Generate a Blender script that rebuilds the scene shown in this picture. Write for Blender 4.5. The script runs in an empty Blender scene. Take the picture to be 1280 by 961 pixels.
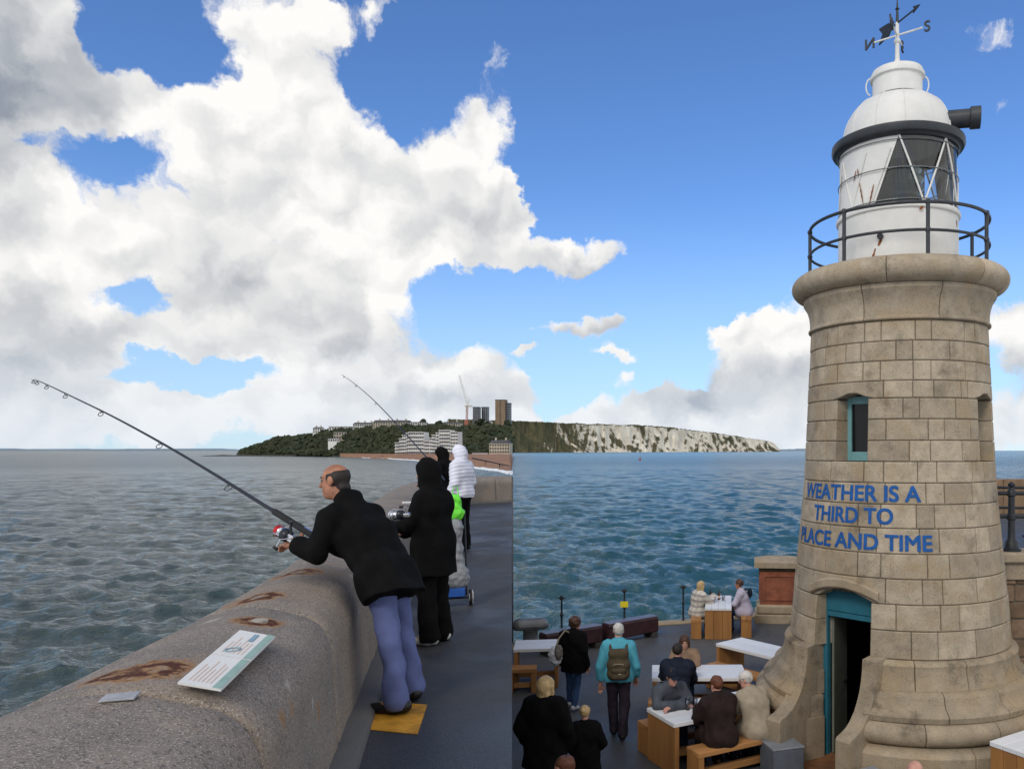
import bpy, bmesh, math, random
import numpy as np
from mathutils import Vector, Matrix, noise
R = math.radians
random.seed(7); np.random.seed(7)
sc = bpy.context.scene
col = sc.collection

# ------------------------------------------------------------------ camera
F = 1000.0                    # focal length in pixels of the 1280 px wide photograph
PX, PY = 840.0, 563.0         # principal column / horizon row
EYE = 7.7                     # metres above the sea
TZ = EYE - 4.5                # lower terrace level
WZ = EYE - 1.68               # upper walkway level
cd = bpy.data.cameras.new('camera'); cam = bpy.data.objects.new('camera', cd); col.objects.link(cam)
cam.location = (0, 0, EYE); cam.rotation_euler = (R(90), 0, 0)
cd.sensor_width = 36; cd.lens = 36 * F / 1280
cd.shift_x = (640 - PX) / 1280; cd.shift_y = (PY - 480.5) / 1280
cd.clip_start = 0.05; cd.clip_end = 300000
sc.camera = cam
sc.view_settings.view_transform = 'Standard'; sc.view_settings.look = 'None'
sc.view_settings.exposure = 0.0; sc.view_settings.gamma = 1.0
sc.cycles.use_denoising = True
sc.cycles.max_bounces = 6; sc.cycles.diffuse_bounces = 3; sc.cycles.glossy_bounces = 3
sc.cycles.transparent_max_bounces = 12; sc.cycles.caustics_reflective = False; sc.cycles.caustics_refractive = False

# ------------------------------------------------------------------ sky, clouds and sun
SUN_EL, SUN_AZ = 38.0, 205.0   # azimuth clockwise from +Y: behind the camera, a little to the left
w = bpy.data.worlds.new('World'); sc.world = w; w.use_nodes = True
nt = w.node_tree; nt.nodes.clear()
class NB:
    """small helper that writes shader math"""
    def __init__(s, nt): s.nt = nt
    def n(s, t, **kw):
        x = s.nt.nodes.new(t)
        for k, v in kw.items(): setattr(x, k, v)
        return x
    def put(s, sock, v):
        if v is None: return
        if hasattr(v, 'is_linked') or hasattr(v, 'links'): s.nt.links.new(v, sock)
        else: sock.default_value = v
    def m(s, op, a, b=None, c=None, clamp=False):
        x = s.n('ShaderNodeMath', operation=op); x.use_clamp = clamp
        for i, v in enumerate((a, b, c)): s.put(x.inputs[i], v) if v is not None else None
        return x.outputs[0]
    def vm(s, op, a, b=None):
        x = s.n('ShaderNodeVectorMath', operation=op)
        s.put(x.inputs[0], a)
        if b is not None:
            if op == 'SCALE': s.put(x.inputs['Scale'], b)
            else: s.put(x.inputs[1], b)
        return x.outputs['Value'] if op in ('DOT_PRODUCT', 'LENGTH') else x.outputs[0]
    def mix(s, f, a, b, blend='MIX'):
        x = s.n('ShaderNodeMix', data_type='RGBA', blend_type=blend)
        s.put(x.inputs[0], f); s.put(x.inputs[6], a); s.put(x.inputs[7], b)
        return x.outputs[2]
    def noise(s, vec, scale, detail=3, rough=.5, dist=0.0, dim='3D'):
        x = s.n('ShaderNodeTexNoise', noise_dimensions=dim)
        s.put(x.inputs['Vector'], vec); x.inputs['Scale'].default_value = scale
        x.inputs['Detail'].default_value = detail; x.inputs['Roughness'].default_value = rough
        x.inputs['Distortion'].default_value = dist
        return x.outputs[0]
    def vor(s, vec, scale, feature='SMOOTH_F1', smooth=.4, out=0):
        x = s.n('ShaderNodeTexVoronoi', feature=feature)
        s.put(x.inputs['Vector'], vec); x.inputs['Scale'].default_value = scale
        if feature == 'SMOOTH_F1': x.inputs['Smoothness'].default_value = smooth
        return x.outputs[out]
    def ramp(s, v, lo, hi, a=0.0, b=1.0, smooth=True):
        x = s.n('ShaderNodeMapRange', interpolation_type='SMOOTHSTEP' if smooth else 'LINEAR')
        s.put(x.inputs[0], v); x.inputs[1].default_value = lo; x.inputs[2].default_value = hi
        x.inputs[3].default_value = a; x.inputs[4].default_value = b
        return x.outputs[0]
b = NB(nt)
tc = b.n('ShaderNodeTexCoord'); sep = b.n('ShaderNodeSeparateXYZ')
nt.links.new(tc.outputs['Generated'], sep.inputs[0])
az = b.m('ARCTAN2', sep.outputs[0], sep.outputs[1]); el = b.m('ARCSINE', sep.outputs[2])
cmb = b.n('ShaderNodeCombineXYZ'); nt.links.new(az, cmb.inputs[0]); nt.links.new(el, cmb.inputs[1])
ae = cmb.outputs[0]
def azel(px, py):
    a = math.atan((px - PX) / F); return a, math.atan((PY - py) / (F / math.cos(a)))
ASP = {}
def aspect(vec, k):        # copies of the direction squeezed in elevation, shared by all masses of one flatness
    if k not in ASP: ASP[k] = b.vm('MULTIPLY', vec, (1, k, 0))
    return ASP[k]
def field(vec, blobs):
    t = 0.0
    for px, py, rx, ry, wgt in blobs:
        a, e = azel(px, py); kx = math.cos(a) ** 2 / F; ky = math.cos(a) / F
        k = min((.75, 1.0, 1.5, 2.2, 3.2, 5.0), key=lambda q: abs(math.log(q / (rx * kx / (ry * ky))))); r = (rx * kx * ry * ky * k) ** .5 * 1.55
        d = b.n('ShaderNodeVectorMath', operation='DISTANCE'); nt.links.new(aspect(vec, k), d.inputs[0]); d.inputs[1].default_value = (a, e * k, 0)
        v = b.m('MULTIPLY_ADD', d.outputs['Value'], -abs(wgt) * 1.35 / r, abs(wgt) * 1.35, clamp=True)
        t = b.m('ADD' if wgt > 0 else 'SUBTRACT', t, v)
    return t
CLOUDS = [  # px, py, rx, ry, weight: where cloud masses stand in the sky
    (-40, 90, 130, 190, 1.0), (30, 40, 60, 110, .5), (20, 330, 95, 150, .9), (85, 265, 45, 70, .5), (40, 455, 130, 45, .9),
    (310, 60, 115, 85, .9), (165, 118, 52, 34, .9), (430, 35, 60, 22, .5), (475, 5, 25, 18, .5),
    (330, 240, 150, 100, .8), (180, 310, 100, 60, .6), (300, 360, 180, 75, .8), (470, 240, 150, 90, .8),
    (595, 190, 75, 105, .95), (606, 142, 42, 36, .5), (585, 285, 90, 66, .95), (420, 400, 130, 75, .8), (200, 424, 130, 28, .7),
    (575, 470, 95, 44, .85), (480, 500, 120, 36, .7), (350, 510, 170, 40, .8), (210, 510, 70, 40, .8), (90, 530, 150, 34, .7), (540, 525, 130, 24, .5),
    (650, 272, 34, 26, 1.0), (735, 322, 78, 34, .85), (745, 402, 100, 20, .85), (685, 330, 30, 20, .4), (660, 437, 20, 10, .8), (715, 445, 12, 7, .6), (770, 444, 38, 11, .75), (777, 475, 18, 14, .65),
    (965, 455, 135, 50, 1.0), (990, 405, 80, 50, .9), (895, 402, 30, 24, .9), (1285, 430, 60, 60, 1.0), (862, 502, 55, 17, .9), (648, 482, 34, 18, .5),
    (980, 530, 240, 34, .7), (700, 530, 110, 16, .4), (1330, 530, 150, 40, .8), (1225, 45, 62, 28, .95), (1258, 140, 38, 40, .92),
    (200, 40, 70, 65, -.9), (520, 110, 80, 55, -1.0), (125, 200, 50, 30, -.62), (40, 190, 26, 24, -.4), (590, 385, 75, 45, -1.0), (345, 308, 34, 14, -.75), (172, 372, 36, 30, -.85), (250, 468, 95, 15, -.9), (105, 250, 20, 40, -.5), (610, 200, 24, 18, -.45), (500, 275, 26, 12, -.4),
    (920, 130, 240, 170, -1.0), (715, 110, 55, 80, -.9), (712, 230, 52, 60, -1.0), (672, 300, 16, 46, -.8), (1120, 60, 230, 150, -.6), (870, 340, 40, 60, -.6), (1262, 270, 70, 90, -.8), (720, 365, 110, 14, -.7), (780, 245, 80, 45, -.8), (830, 440, 50, 50, -.8), (705, 470, 50, 34, -.55), (690, 425, 40, 7, -.4), (800, 360, 60, 22, -.5), (648, 380, 30, 22, -.5), (700, 470, 60, 16, -.4), (655, 225, 40, 60, -.35)]
DARK = [(20, 80, 85, 150, .75), (10, 440, 120, 60, .70), (0, 280, 40, 90, .4), (290, 345, 110, 50, .42), (255, 430, 110, 18, .3), (430, 430, 110, 26, .35), (580, 265, 70, 40, .25), (570, 495, 120, 18, .45),
        (862, 503, 60, 20, .62), (960, 482, 130, 22, .6), (1275, 470, 70, 25, .4), (735, 414, 90, 12, .45), (725, 342, 70, 14, .4)]
wn = b.n('ShaderNodeTexNoise', noise_dimensions='2D'); nt.links.new(ae, wn.inputs[0]); wn.inputs['Scale'].default_value = 12; wn.inputs['Detail'].default_value = 5; wn.inputs['Roughness'].default_value = .6
wv = b.vm('ADD', ae, b.vm('SCALE', b.vm('SUBTRACT', wn.outputs[1], (.5, .5, .5)), .080))
def vor2(vec, scale):
    x = b.n('ShaderNodeTexVoronoi', feature='F1', voronoi_dimensions='2D'); b.put(x.inputs['Vector'], vec)
    x.inputs['Scale'].default_value = scale; return x.outputs[0]
def relief(vec):      # billows: rounded heads of two sizes
    return b.m('ADD', b.m('MULTIPLY', vor2(vec, 8), -.34), b.m('MULTIPLY', vor2(vec, 19), -.22))
r0 = relief(wv); r1 = relief(b.vm('ADD', wv, (-.010, .018, 0)))
fine = b.noise(wv, 7.0, 12, .66, 0, '2D')
big = b.noise(tc.outputs['Generated'], 1.7, 1, .5)
base = b.m('MULTIPLY', b.m('SUBTRACT', big, .60), 1.0)
away = b.ramp(b.vm('DOT_PRODUCT', tc.outputs['Generated'], (-.17, .94, .29)), .72, .40, 0.0, .80)     # the broken cover of the left-hand sky goes on overhead and behind
base = b.m('ADD', base, away)
dens = b.m('ADD', b.m('ADD', field(wv, CLOUDS), base), b.m('ADD', b.m('MULTIPLY', b.m('SUBTRACT', fine, .5), 1.6), b.m('ADD', r0, .22)))
low = b.ramp(el, 0.0, 0.10, .22, 0.0)
dens = b.m('ADD', dens, low)
mask = b.ramp(dens, .24, .62)
lit = b.m('MULTIPLY', b.m('SUBTRACT', r0, r1), 2.0)
thick = b.ramp(dens, .35, 1.3)
shade = b.m('ADD', b.m('ADD', .93, lit), b.m('MULTIPLY', b.m('MULTIPLY', thick, b.ramp(fine, .35, .7)), -.16))
shade = b.m('SUBTRACT', shade, b.m('MULTIPLY', field(wv, DARK), b.ramp(fine, .25, .75, 1.15, .55)), clamp=True)
ccol = b.mix(shade, (.30, .34, .40, 1), (1.0, .985, .96, 1))
sky = b.n('ShaderNodeTexSky', sky_type='NISHITA'); sky.sun_disc = False
sky.sun_elevation = R(SUN_EL); sky.sun_rotation = R(SUN_AZ); sky.air_density = 1.0; sky.dust_density = .0; sky.ozone_density = 3.0
skyc = b.mix(1.0, sky.outputs[0], (.088, .118, .160, 1), 'MULTIPLY')
hz = b.ramp(el, -.02, .16, .60, 0.0)
skyc = b.mix(b.ramp(el, 0.0, .32, .62, 0.0), skyc, (.52, .70, .90, 1))
ccol = b.mix(hz, ccol, (.70, .79, .90, 1))
fin = b.mix(mask, skyc, ccol)
bg = b.n('ShaderNodeBackground'); nt.links.new(fin, bg.inputs[0]); bg.inputs[1].default_value = 1.0
wo = b.n('ShaderNodeOutputWorld'); nt.links.new(bg.outputs[0], wo.inputs[0])
w.cycles.sampling_method = 'MANUAL'; w.cycles.sample_map_resolution = 1024

sd = bpy.data.lights.new('sun', 'SUN'); sd.energy = 1.15; sd.angle = R(14); sd.color = (1.0, .95, .87)
sun = bpy.data.objects.new('sun', sd); col.objects.link(sun)
sdir = Vector((math.sin(R(SUN_AZ)) * math.cos(R(SUN_EL)), math.cos(R(SUN_AZ)) * math.cos(R(SUN_EL)), math.sin(R(SUN_EL))))
sun.rotation_euler = sdir.to_track_quat('Z', 'Y').to_euler(); sun.location = sdir * 60 + Vector((0, 0, 20))

# ------------------------------------------------------------------ helpers
def at(px, py, Y): return Vector(((px - PX) / F * Y, Y, EYE + (PY - py) / F * Y))
def onz(px, py, z):
    Y = (EYE - z) * F / (py - PY); return Vector(((px - PX) / F * Y, Y, z))
def tag(o, label=None, cat=None, group=None, kind=None):
    if label: o['label'] = label
    if cat: o['category'] = cat
    if group: o['group'] = group
    if kind: o['kind'] = kind
    return o
def empty(name, loc=(0, 0, 0), rz=0.0, label=None, cat=None, group=None):
    o = bpy.data.objects.new(name, None); col.objects.link(o)
    o.location = loc; o.rotation_euler = (0, 0, rz); o.empty_display_size = .2
    return tag(o, label, cat, group)
def link(name, me, parent=None, loc=None, rot=None):
    o = bpy.data.objects.new(name, me); col.objects.link(o)
    if parent: o.parent = parent
    if loc is not None: o.location = loc
    if rot is not None: o.rotation_euler = rot
    return o
def mesh(name, v, f, mat=None, smooth=False):
    me = bpy.data.meshes.new(name); me.from_pydata([tuple(x) for x in v], [], [tuple(x) for x in f])
    if mat: me.materials.append(mat)
    if smooth: me.polygons.foreach_set('use_smooth', [True] * len(me.polygons))
    me.update(); return me
def fast_mesh(name, V, Q, mat=None, smooth=True):
    me = bpy.data.meshes.new(name); V = np.asarray(V, np.float32); Q = np.asarray(Q, np.int32)
    me.vertices.add(len(V)); me.vertices.foreach_set('co', V.ravel())
    n = Q.shape[1]; me.loops.add(Q.size); me.loops.foreach_set('vertex_index', Q.ravel())
    me.polygons.add(len(Q)); me.polygons.foreach_set('loop_start', np.arange(0, Q.size, n, dtype=np.int32))
    if mat: me.materials.append(mat)
    me.update(calc_edges=True); me.validate()
    me.polygons.foreach_set('use_smooth', [bool(smooth)] * len(me.polygons))
    return me
def grid_faces(nu, nv, wrap=False):
    i, j = np.meshgrid(np.arange(nu - 1), np.arange(nv if wrap else nv - 1), indexing='ij')
    j2 = (j + 1) % nv
    return np.stack([i * nv + j, (i + 1) * nv + j, (i + 1) * nv + j2, i * nv + j2], -1).reshape(-1, 4)
class MB:
    """collects boxes, bars, tubes and lathes of ONE part into one mesh"""
    def __init__(s): s.v = []; s.f = []; s.sm = []
    def add(s, v, f, sm=False):
        o = len(s.v); s.v += [Vector(x) for x in v]; s.f += [tuple(i + o for i in x) for x in f]; s.sm += [sm] * len(f); return s
    def box(s, c, d, rz=0.0, bev=0.0):
        x, y, z = d[0] / 2, d[1] / 2, d[2] / 2; m = Matrix.Rotation(rz, 3, 'Z'); c = Vector(c)
        if bev <= 0:
            v = [m @ Vector((i * x, j * y, k * z)) + c for k in (-1, 1) for j in (-1, 1) for i in (-1, 1)]
            return s.add(v, [(0, 2, 3, 1), (4, 5, 7, 6), (0, 1, 5, 4), (2, 6, 7, 3), (0, 4, 6, 2), (1, 3, 7, 5)])
        e = bev; v = []; idx = {}
        for k in (-1, 1):
            for j in (-1, 1):
                for i in (-1, 1):
                    for a in range(3):
                        p = [i * (x - e), j * (y - e), k * (z - e)]; p[a] += (i, j, k)[a] * e
                        idx[i, j, k, a] = len(v); v.append(m @ Vector(p) + c)
        f = []; S = (-1, 1); I = lambda i, j, k, a: idx[i, j, k, a]
        for t in S:
            f.append([I(t, -1, -1, 0), I(t, 1, -1, 0), I(t, 1, 1, 0), I(t, -1, 1, 0)])
            f.append([I(-1, t, -1, 1), I(1, t, -1, 1), I(1, t, 1, 1), I(-1, t, 1, 1)])
            f.append([I(-1, -1, t, 2), I(1, -1, t, 2), I(1, 1, t, 2), I(-1, 1, t, 2)])
        for p in S:
            for q in S:
                f.append([I(p, q, -1, 0), I(p, q, 1, 0), I(p, q, 1, 1), I(p, q, -1, 1)])
                f.append([I(p, -1, q, 0), I(p, 1, q, 0), I(p, 1, q, 2), I(p, -1, q, 2)])
                f.append([I(-1, p, q, 1), I(1, p, q, 1), I(1, p, q, 2), I(-1, p, q, 2)])
                for r in S: f.append([I(p, q, r, 0), I(p, q, r, 1), I(p, q, r, 2)])
        return s.add(v, f)
    def tube(s, pts, rad, n=10, cap=True):
        pts = [Vector(p) for p in pts]; rad = rad if isinstance(rad, (list, tuple)) else [rad] * len(pts)
        v = []; f = []; up = None
        for i, p in enumerate(pts):
            t = (pts[min(i + 1, len(pts) - 1)] - pts[max(i - 1, 0)]).normalized()
            if up is None: up = t.orthogonal().normalized()
            a = (up - t * up.dot(t)).normalized(); up = a; c = t.cross(a)
            v += [p + (a * math.cos(2 * math.pi * k / n) + c * math.sin(2 * math.pi * k / n)) * rad[i] for k in range(n)]
        for i in range(len(pts) - 1):
            for k in range(n): f.append((i * n + k, i * n + (k + 1) % n, (i + 1) * n + (k + 1) % n, (i + 1) * n + k))
        if cap: f += [tuple(range(n - 1, -1, -1)), tuple(range((len(pts) - 1) * n, len(pts) * n))]
        return s.add(v, f, True)
    def lathe(s, prof, n=24, c=(0, 0, 0), close=True, a0=0.0, a1=2 * math.pi, sm=True):
        full = abs(a1 - a0 - 2 * math.pi) < 1e-6; m = n if full else n + 1; c = Vector(c); v = []; f = []
        for r, z in prof:
            for k in range(m):
                t = a0 + (a1 - a0) * k / n; v.append(c + Vector((r * math.cos(t), r * math.sin(t), z)))
        for i in range(len(prof) - 1):
            for k in range(n): f.append((i * m + k, i * m + (k + 1) % m, (i + 1) * m + (k + 1) % m, (i + 1) * m + k))
        if close and full:
            if prof[0][0] > 1e-4: f.append(tuple(range(m - 1, -1, -1)))
            if prof[-1][0] > 1e-4: f.append(tuple(range((len(prof) - 1) * m, len(prof) * m)))
        return s.add(v, f, sm)
    def prism(s, poly, ext):
        """poly: list of 3-D points, ext: extrusion vector"""
        n = len(poly); v = [Vector(p) for p in poly] + [Vector(p) + Vector(ext) for p in poly]
        f = [tuple(range(n - 1, -1, -1)), tuple(range(n, 2 * n))] + [(i, (i + 1) % n, n + (i + 1) % n, n + i) for i in range(n)]
        return s.add(v, f)
    def me(s, name, mat):
        me = bpy.data.meshes.new(name); me.from_pydata([tuple(x) for x in s.v], [], s.f); me.materials.append(mat)
        me.polygons.foreach_set('use_smooth', s.sm); me.update()
        bm = bmesh.new(); bm.from_mesh(me); bmesh.ops.recalc_face_normals(bm, faces=bm.faces)
        for e in bm.edges:
            if len(e.link_faces) == 2 and e.calc_face_angle(0) > .7: e.smooth = False
        bm.to_mesh(me); bm.free(); return me
    def build(s, name, mat, parent=None, loc=None, rot=None): return link(name, s.me(name, mat), parent, loc, rot)
def children(o): return [c for c in bpy.data.objects if c.parent == o]
def copy_tree(o, parent=None):
    c = o.copy(); col.objects.link(c); c.parent = parent
    for ch in children(o): copy_tree(ch, c)
    return c

# ------------------------------------------------------------------ materials
M = {}
def mat(name, color, rough=.8, var=.18, scale=6.0, bump=.0, bscale=40.0, metal=0.0, spec=.4, rnd=.0, speck=0.0, stretch=None, sheen=0.0, hue=None, dirt=0.0):
    m = bpy.data.materials.new(name); m.use_nodes = True; t = m.node_tree; q = NB(t)
    P = t.nodes['Principled BSDF']; tc = q.n('ShaderNodeTexCoord'); v = tc.outputs['Object']
    if stretch: v = q.vm('MULTIPLY', v, stretch)
    oi = q.n('ShaderNodeObjectInfo')
    v = q.vm('ADD', v, q.vm('SCALE', oi.outputs['Location'], .37))
    c = (*color, 1)
    n1 = q.noise(v, scale, 6, .6)
    k = q.ramp(n1, .25, .75, 1 - var, 1 + var)
    if rnd: k = q.m('MULTIPLY', k, q.ramp(oi.outputs['Random'], 0, 1, 1 - rnd, 1 + rnd, False))
    cc = q.mix(1.0, c, q.n('ShaderNodeCombineColor').outputs[0], 'MULTIPLY')
    comb = [x for x in t.nodes if x.type == 'COMBINE_COLOR'][-1]
    for i in range(3): t.links.new(k, comb.inputs[i])
    if hue:
        cc = q.mix(q.ramp(q.noise(v, scale * .35, 4, .6), .42, .68), cc, (*hue, 1))
    if speck:
        s1 = q.noise(v, 55, 3, .6); s2 = q.noise(v, 120, 2, .5)
        cc = q.mix(q.m('MULTIPLY', q.ramp(s1, .56, .68), speck), cc, (.035, .032, .03, 1))
        cc = q.mix(q.m('MULTIPLY', q.ramp(s2, .58, .70), speck * .8), cc, (.62, .58, .53, 1))
    if dirt:
        dn = q.noise(v, 2.2, 8, .68); cc = q.mix(q.m('MULTIPLY', q.ramp(dn, .52, .72), dirt), cc, (.05, .042, .032, 1))
    t.links.new(cc, P.inputs['Base Color'])
    P.inputs['Roughness'].default_value = rough; P.inputs['Metallic'].default_value = metal
    P.inputs['Specular IOR Level'].default_value = spec
    if sheen: P.inputs['Sheen Weight'].default_value = sheen
    if bump:
        bp = q.n('ShaderNodeBump'); bp.inputs['Strength'].default_value = 1.0; bp.inputs['Distance'].default_value = bump
        t.links.new(q.noise(v, bscale, 5, .6), bp.inputs['Height']); t.links.new(bp.outputs[0], P.inputs['Normal'])
    M[name] = m; return m
mat('granite_tower', (.40, .33, .243), .85, .2, 5, .004, 120, rnd=.2, speck=.55, hue=(.36, .275, .175), dirt=.5)
mat('granite_base', (.33, .265, .186), .85, .2, 4, .005, 110, rnd=.1, speck=.5, hue=(.37, .27, .155), dirt=.7)
mat('mortar', (.10, .085, .065), .95, .3, 12)
mat('wall_stone', (.19, .125, .08), .9, .3, 5, .01, 30, rnd=.3, speck=.2, dirt=.5)
mat('white_paint', (.72, .71, .68), .45, .06, 3, .001, 30, dirt=.06)
mat('dark_paint', (.035, .04, .047), .45, .2, 8)
mat('teal_paint', (.025, .15, .21), .5, .12, 8)
mat('teal_pale', (.16, .34, .36), .5, .12, 8)
mat('sign_blue', (.009, .095, .34), .75, .22, 18)
mat('iron', (.02, .024, .03), .5, .3, 12, .002, 60)
mat('rust', (.23, .075, .02), .95, .45, 25, .003, 60)
mat('dark_void', (.012, .012, .012), .9, .1)
mat('timber', (.36, .165, .05), .65, .28, 3, .002, 40, rnd=.16, stretch=(1, 1, .12))
mat('timber_flat', (.38, .18, .06), .65, .28, 3, .002, 40, rnd=.16, stretch=(.15, 1, 1))
mat('table_white', (.74, .75, .77), .5, .06, 4, .0008, 50, stretch=(.2, 1, 1))
mat('box_grey', (.10, .115, .14), .6, .2, 5, .002, 50, rnd=.1)
mat('fender', (.045, .017, .022), .4, .4, 5, .003, 30)
mat('steel_grey', (.18, .19, .2), .35, .2, 5, metal=.3)
mat('red_sandstone', (.26, .085, .045), .9, .3, 4, .004, 40, speck=.15, dirt=.3)
mat('yellow', (.75, .62, .02), .6, .1)
mat('skin', (.50, .26, .18), .5, .12, 12, .0006, 150)
mat('skin_pink', (.58, .30, .23), .5, .12, 12)
mat('skin_tan', (.36, .16, .095), .5, .32, 16, .0008, 140)
mat('hair_dark', (.022, .016, .013), .6, .4, 20, .004, 120, stretch=(1, 1, .2))
mat('hair_brown', (.075, .035, .02), .55, .4, 20, .004, 120, stretch=(1, 1, .2))
mat('hair_blonde', (.50, .35, .17), .5, .4, 30, .005, 130, stretch=(1, 1, .15))
mat('hair_white', (.55, .53, .50), .6, .3, 25, .004, 130)
mat('hair_auburn', (.13, .045, .022), .5, .4, 20, .004, 120)
mat('fabric_black', (.0042, .0042, .0045), .9, .35, 8, .004, 45, spec=.12)
mat('fabric_navy', (.012, .017, .032), .9, .3, 8, .003, 60, spec=.2)
mat('fabric_lavender', (.105, .13, .285), .9, .14, 7, .003, 45, spec=.2)
mat('fabric_grey', (.075, .085, .105), .95, .25, 9, .004, 70, spec=.2)
mat('fabric_midgrey', (.10, .105, .12), .95, .25, 9, .004, 70, spec=.2)
mat('fabric_brown', (.022, .013, .012), .9, .3, 9, .004, 60, spec=.2)
mat('fabric_beige', (.36, .30, .225), .95, .12, 9, .005, 90, spec=.2)
mat('fabric_tan', (.27, .18, .12), .95, .15, 9, .004, 60, spec=.2)
mat('fabric_blue', (.085, .36, .47), .9, .12, 8, .003, 60, spec=.2)
mat('fabric_plum', (.033, .025, .037), .9, .3, 8, .003, 60, spec=.2)
mat('denim', (.035, .07, .16), .9, .25, 10, .002, 120, spec=.2)
mat('fabric_lilac', (.46, .42, .52), .95, .1, 9, .004, 60, spec=.2)
mat('fabric_white', (.74, .75, .86), .6, .06, 6, .002, 60, spec=.4)
mat('khaki', (.075, .058, .035), .85, .2, 8, .003, 60, spec=.2)
mat('shoe_black', (.008, .008, .009), .4, .2, 8)
mat('shoe_white', (.55, .55, .55), .6, .15, 8)
mat('shoe_brown', (.10, .03, .015), .5, .2, 8)
mat('cap_white', (.62, .58, .54), .8, .1, 8)
mat('plastic_white', (.62, .63, .66), .4, .12, 5, .01, 14)
mat('lime', (.16, .78, .05), .5, .12, 6, .006, 22)
mat('blue_plastic', (.02, .10, .40), .4, .1)
mat('rubber', (.014, .014, .015), .75, .2)
mat('chrome', (.62, .63, .66), .22, .06, 6, metal=.9)
mat('red_metal', (.45, .012, .015), .3, .1, metal=.4)
mat('carbon', (.012, .014, .022), .3, .2, 6)
mat('paper', (.72, .72, .70), .5, .03, 4)
mat('print_orange', (.70, .50, .40), .6, .1, 30)
mat('print_teal', (.27, .41, .36), .6, .1, 10)
mat('print_blue', (.22, .36, .45), .6, .1, 10)
mat('beer', (.45, .20, .03), .15, .1)
mat('bottle_glass', (.05, .02, .008), .12, .1, spec=.6)
mat('foam', (.80, .83, .85), .8, .1, 1)
mat('leaf_wood', (.030, .040, .020), .95, .45, .08, rnd=.2, hue=(.045, .048, .022))
mat('crown_leaf', (.030, .042, .020), .95, .45, .3)
mat('shingle', (.30, .155, .085), .95, .2, .05, hue=(.24, .14, .09))
mat('far_land', (.22, .29, .37), 1, .1, .001)  # dusty blue-grey stands in for the haze over distant shores
mat('rock', (.06, .055, .05), .95, .3, .1)
mat('build_white', (.78, .77, .74), .8, .1, .1, rnd=.1)
mat('build_cream', (.56, .50, .40), .8, .1, .1, rnd=.1)
mat('build_grey', (.23, .24, .26), .8, .15, .1)
mat('build_tan', (.24, .17, .11), .8, .15, .1)
mat('roof_slate', (.075, .075, .085), .8, .2, .1)
mat('window_dark', (.03, .038, .05), .2, .2, .3)
mat('pane_dark', (.006, .007, .008), .12, .2, .3, spec=.3)
mat('window_blue', (.20, .24, .30), .2, .2, .3)
mat('crane_red', (.38, .13, .09), .6, .2, 1)
mat('buoy_red', (.35, .03, .02), .5)
def glass(name, tint=(.9, .95, .95), rough=.02, alpha=.25):
    m = bpy.data.materials.new(name); m.use_nodes = True; t = m.node_tree; q = NB(t); t.nodes.remove(t.nodes['Principled BSDF'])
    out = [x for x in t.nodes if x.type == 'OUTPUT_MATERIAL'][0]
    tr = q.n('ShaderNodeBsdfTransparent'); tr.inputs[0].default_value = (*tint, 1)
    gl = q.n('ShaderNodeBsdfGlossy'); gl.inputs['Roughness'].default_value = rough
    fr = q.n('ShaderNodeFresnel'); fr.inputs[0].default_value = 1.5
    mx = q.n('ShaderNodeMixShader'); t.links.new(q.m('ADD', fr.outputs[0], alpha * .2, clamp=True), mx.inputs[0])
    t.links.new(tr.outputs[0], mx.inputs[1]); t.links.new(gl.outputs[0], mx.inputs[2]); t.links.new(mx.outputs[0], out.inputs[0])
    M[name] = m; return m
glass('lantern_glass', (.78, .86, .88)); glass('drink_glass', (.9, .92, .93))
# ------------------------------------------------------------------ the sea
def water_mat():
    m = bpy.data.materials.new('sea_water'); m.use_nodes = True; t = m.node_tree; q = NB(t); P = t.nodes['Principled BSDF']
    g = q.n('ShaderNodeNewGeometry'); p = g.outputs['Position']; s = q.n('ShaderNodeSeparateXYZ'); t.links.new(p, s.inputs[0])
    # the arm of the pier parts the turbid bay by the beach from the clearer open water
    side = q.m('ADD', s.outputs[0], q.m('MULTIPLY', s.outputs[1], .2))
    n = q.noise(p, .012, 5, .6)
    k = q.ramp(q.m('ADD', side, q.m('MULTIPLY', q.m('SUBTRACT', n, .5), 30)), -25, 15)
    bay = q.mix(q.ramp(q.noise(p, .05, 4, .6), .3, .7), (.048, .066, .054, 1), (.032, .056, .048, 1))
    opn = q.mix(q.ramp(q.noise(p, .03, 4, .6), .3, .7), (.022, .098, .118, 1), (.015, .070, .088, 1))
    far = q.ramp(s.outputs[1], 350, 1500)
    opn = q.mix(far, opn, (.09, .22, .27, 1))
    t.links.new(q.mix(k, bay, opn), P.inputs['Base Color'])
    t.links.new(q.ramp(q.vm('LENGTH', p), 60, 480, .09, .25, False), P.inputs['Roughness']); P.inputs['IOR'].default_value = 1.33
    v = q.vm('MULTIPLY', p, (1.0, 1.3, 1.0))
    r1 = q.noise(v, 1.6, 5, .62, .6); r2 = q.noise(v, .32, 4, .6, .5)
    h = q.m('ADD', q.m('ADD', q.m('MULTIPLY', r1, .25), q.m('MULTIPLY', q.noise(v, 5.5, 3, .6, .4), .06)), q.m('ADD', q.m('MULTIPLY', r2, .36), q.m('MULTIPLY', q.noise(v, .06, 3, .6), 1.6)))
    bp = q.n('ShaderNodeBump'); bp.inputs['Strength'].default_value = 1.0; bp.inputs['Distance'].default_value = 1.0
    t.links.new(h, bp.inputs['Height']); t.links.new(bp.outputs[0], P.inputs['Normal'])
    M['water'] = m
water_mat()
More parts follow.
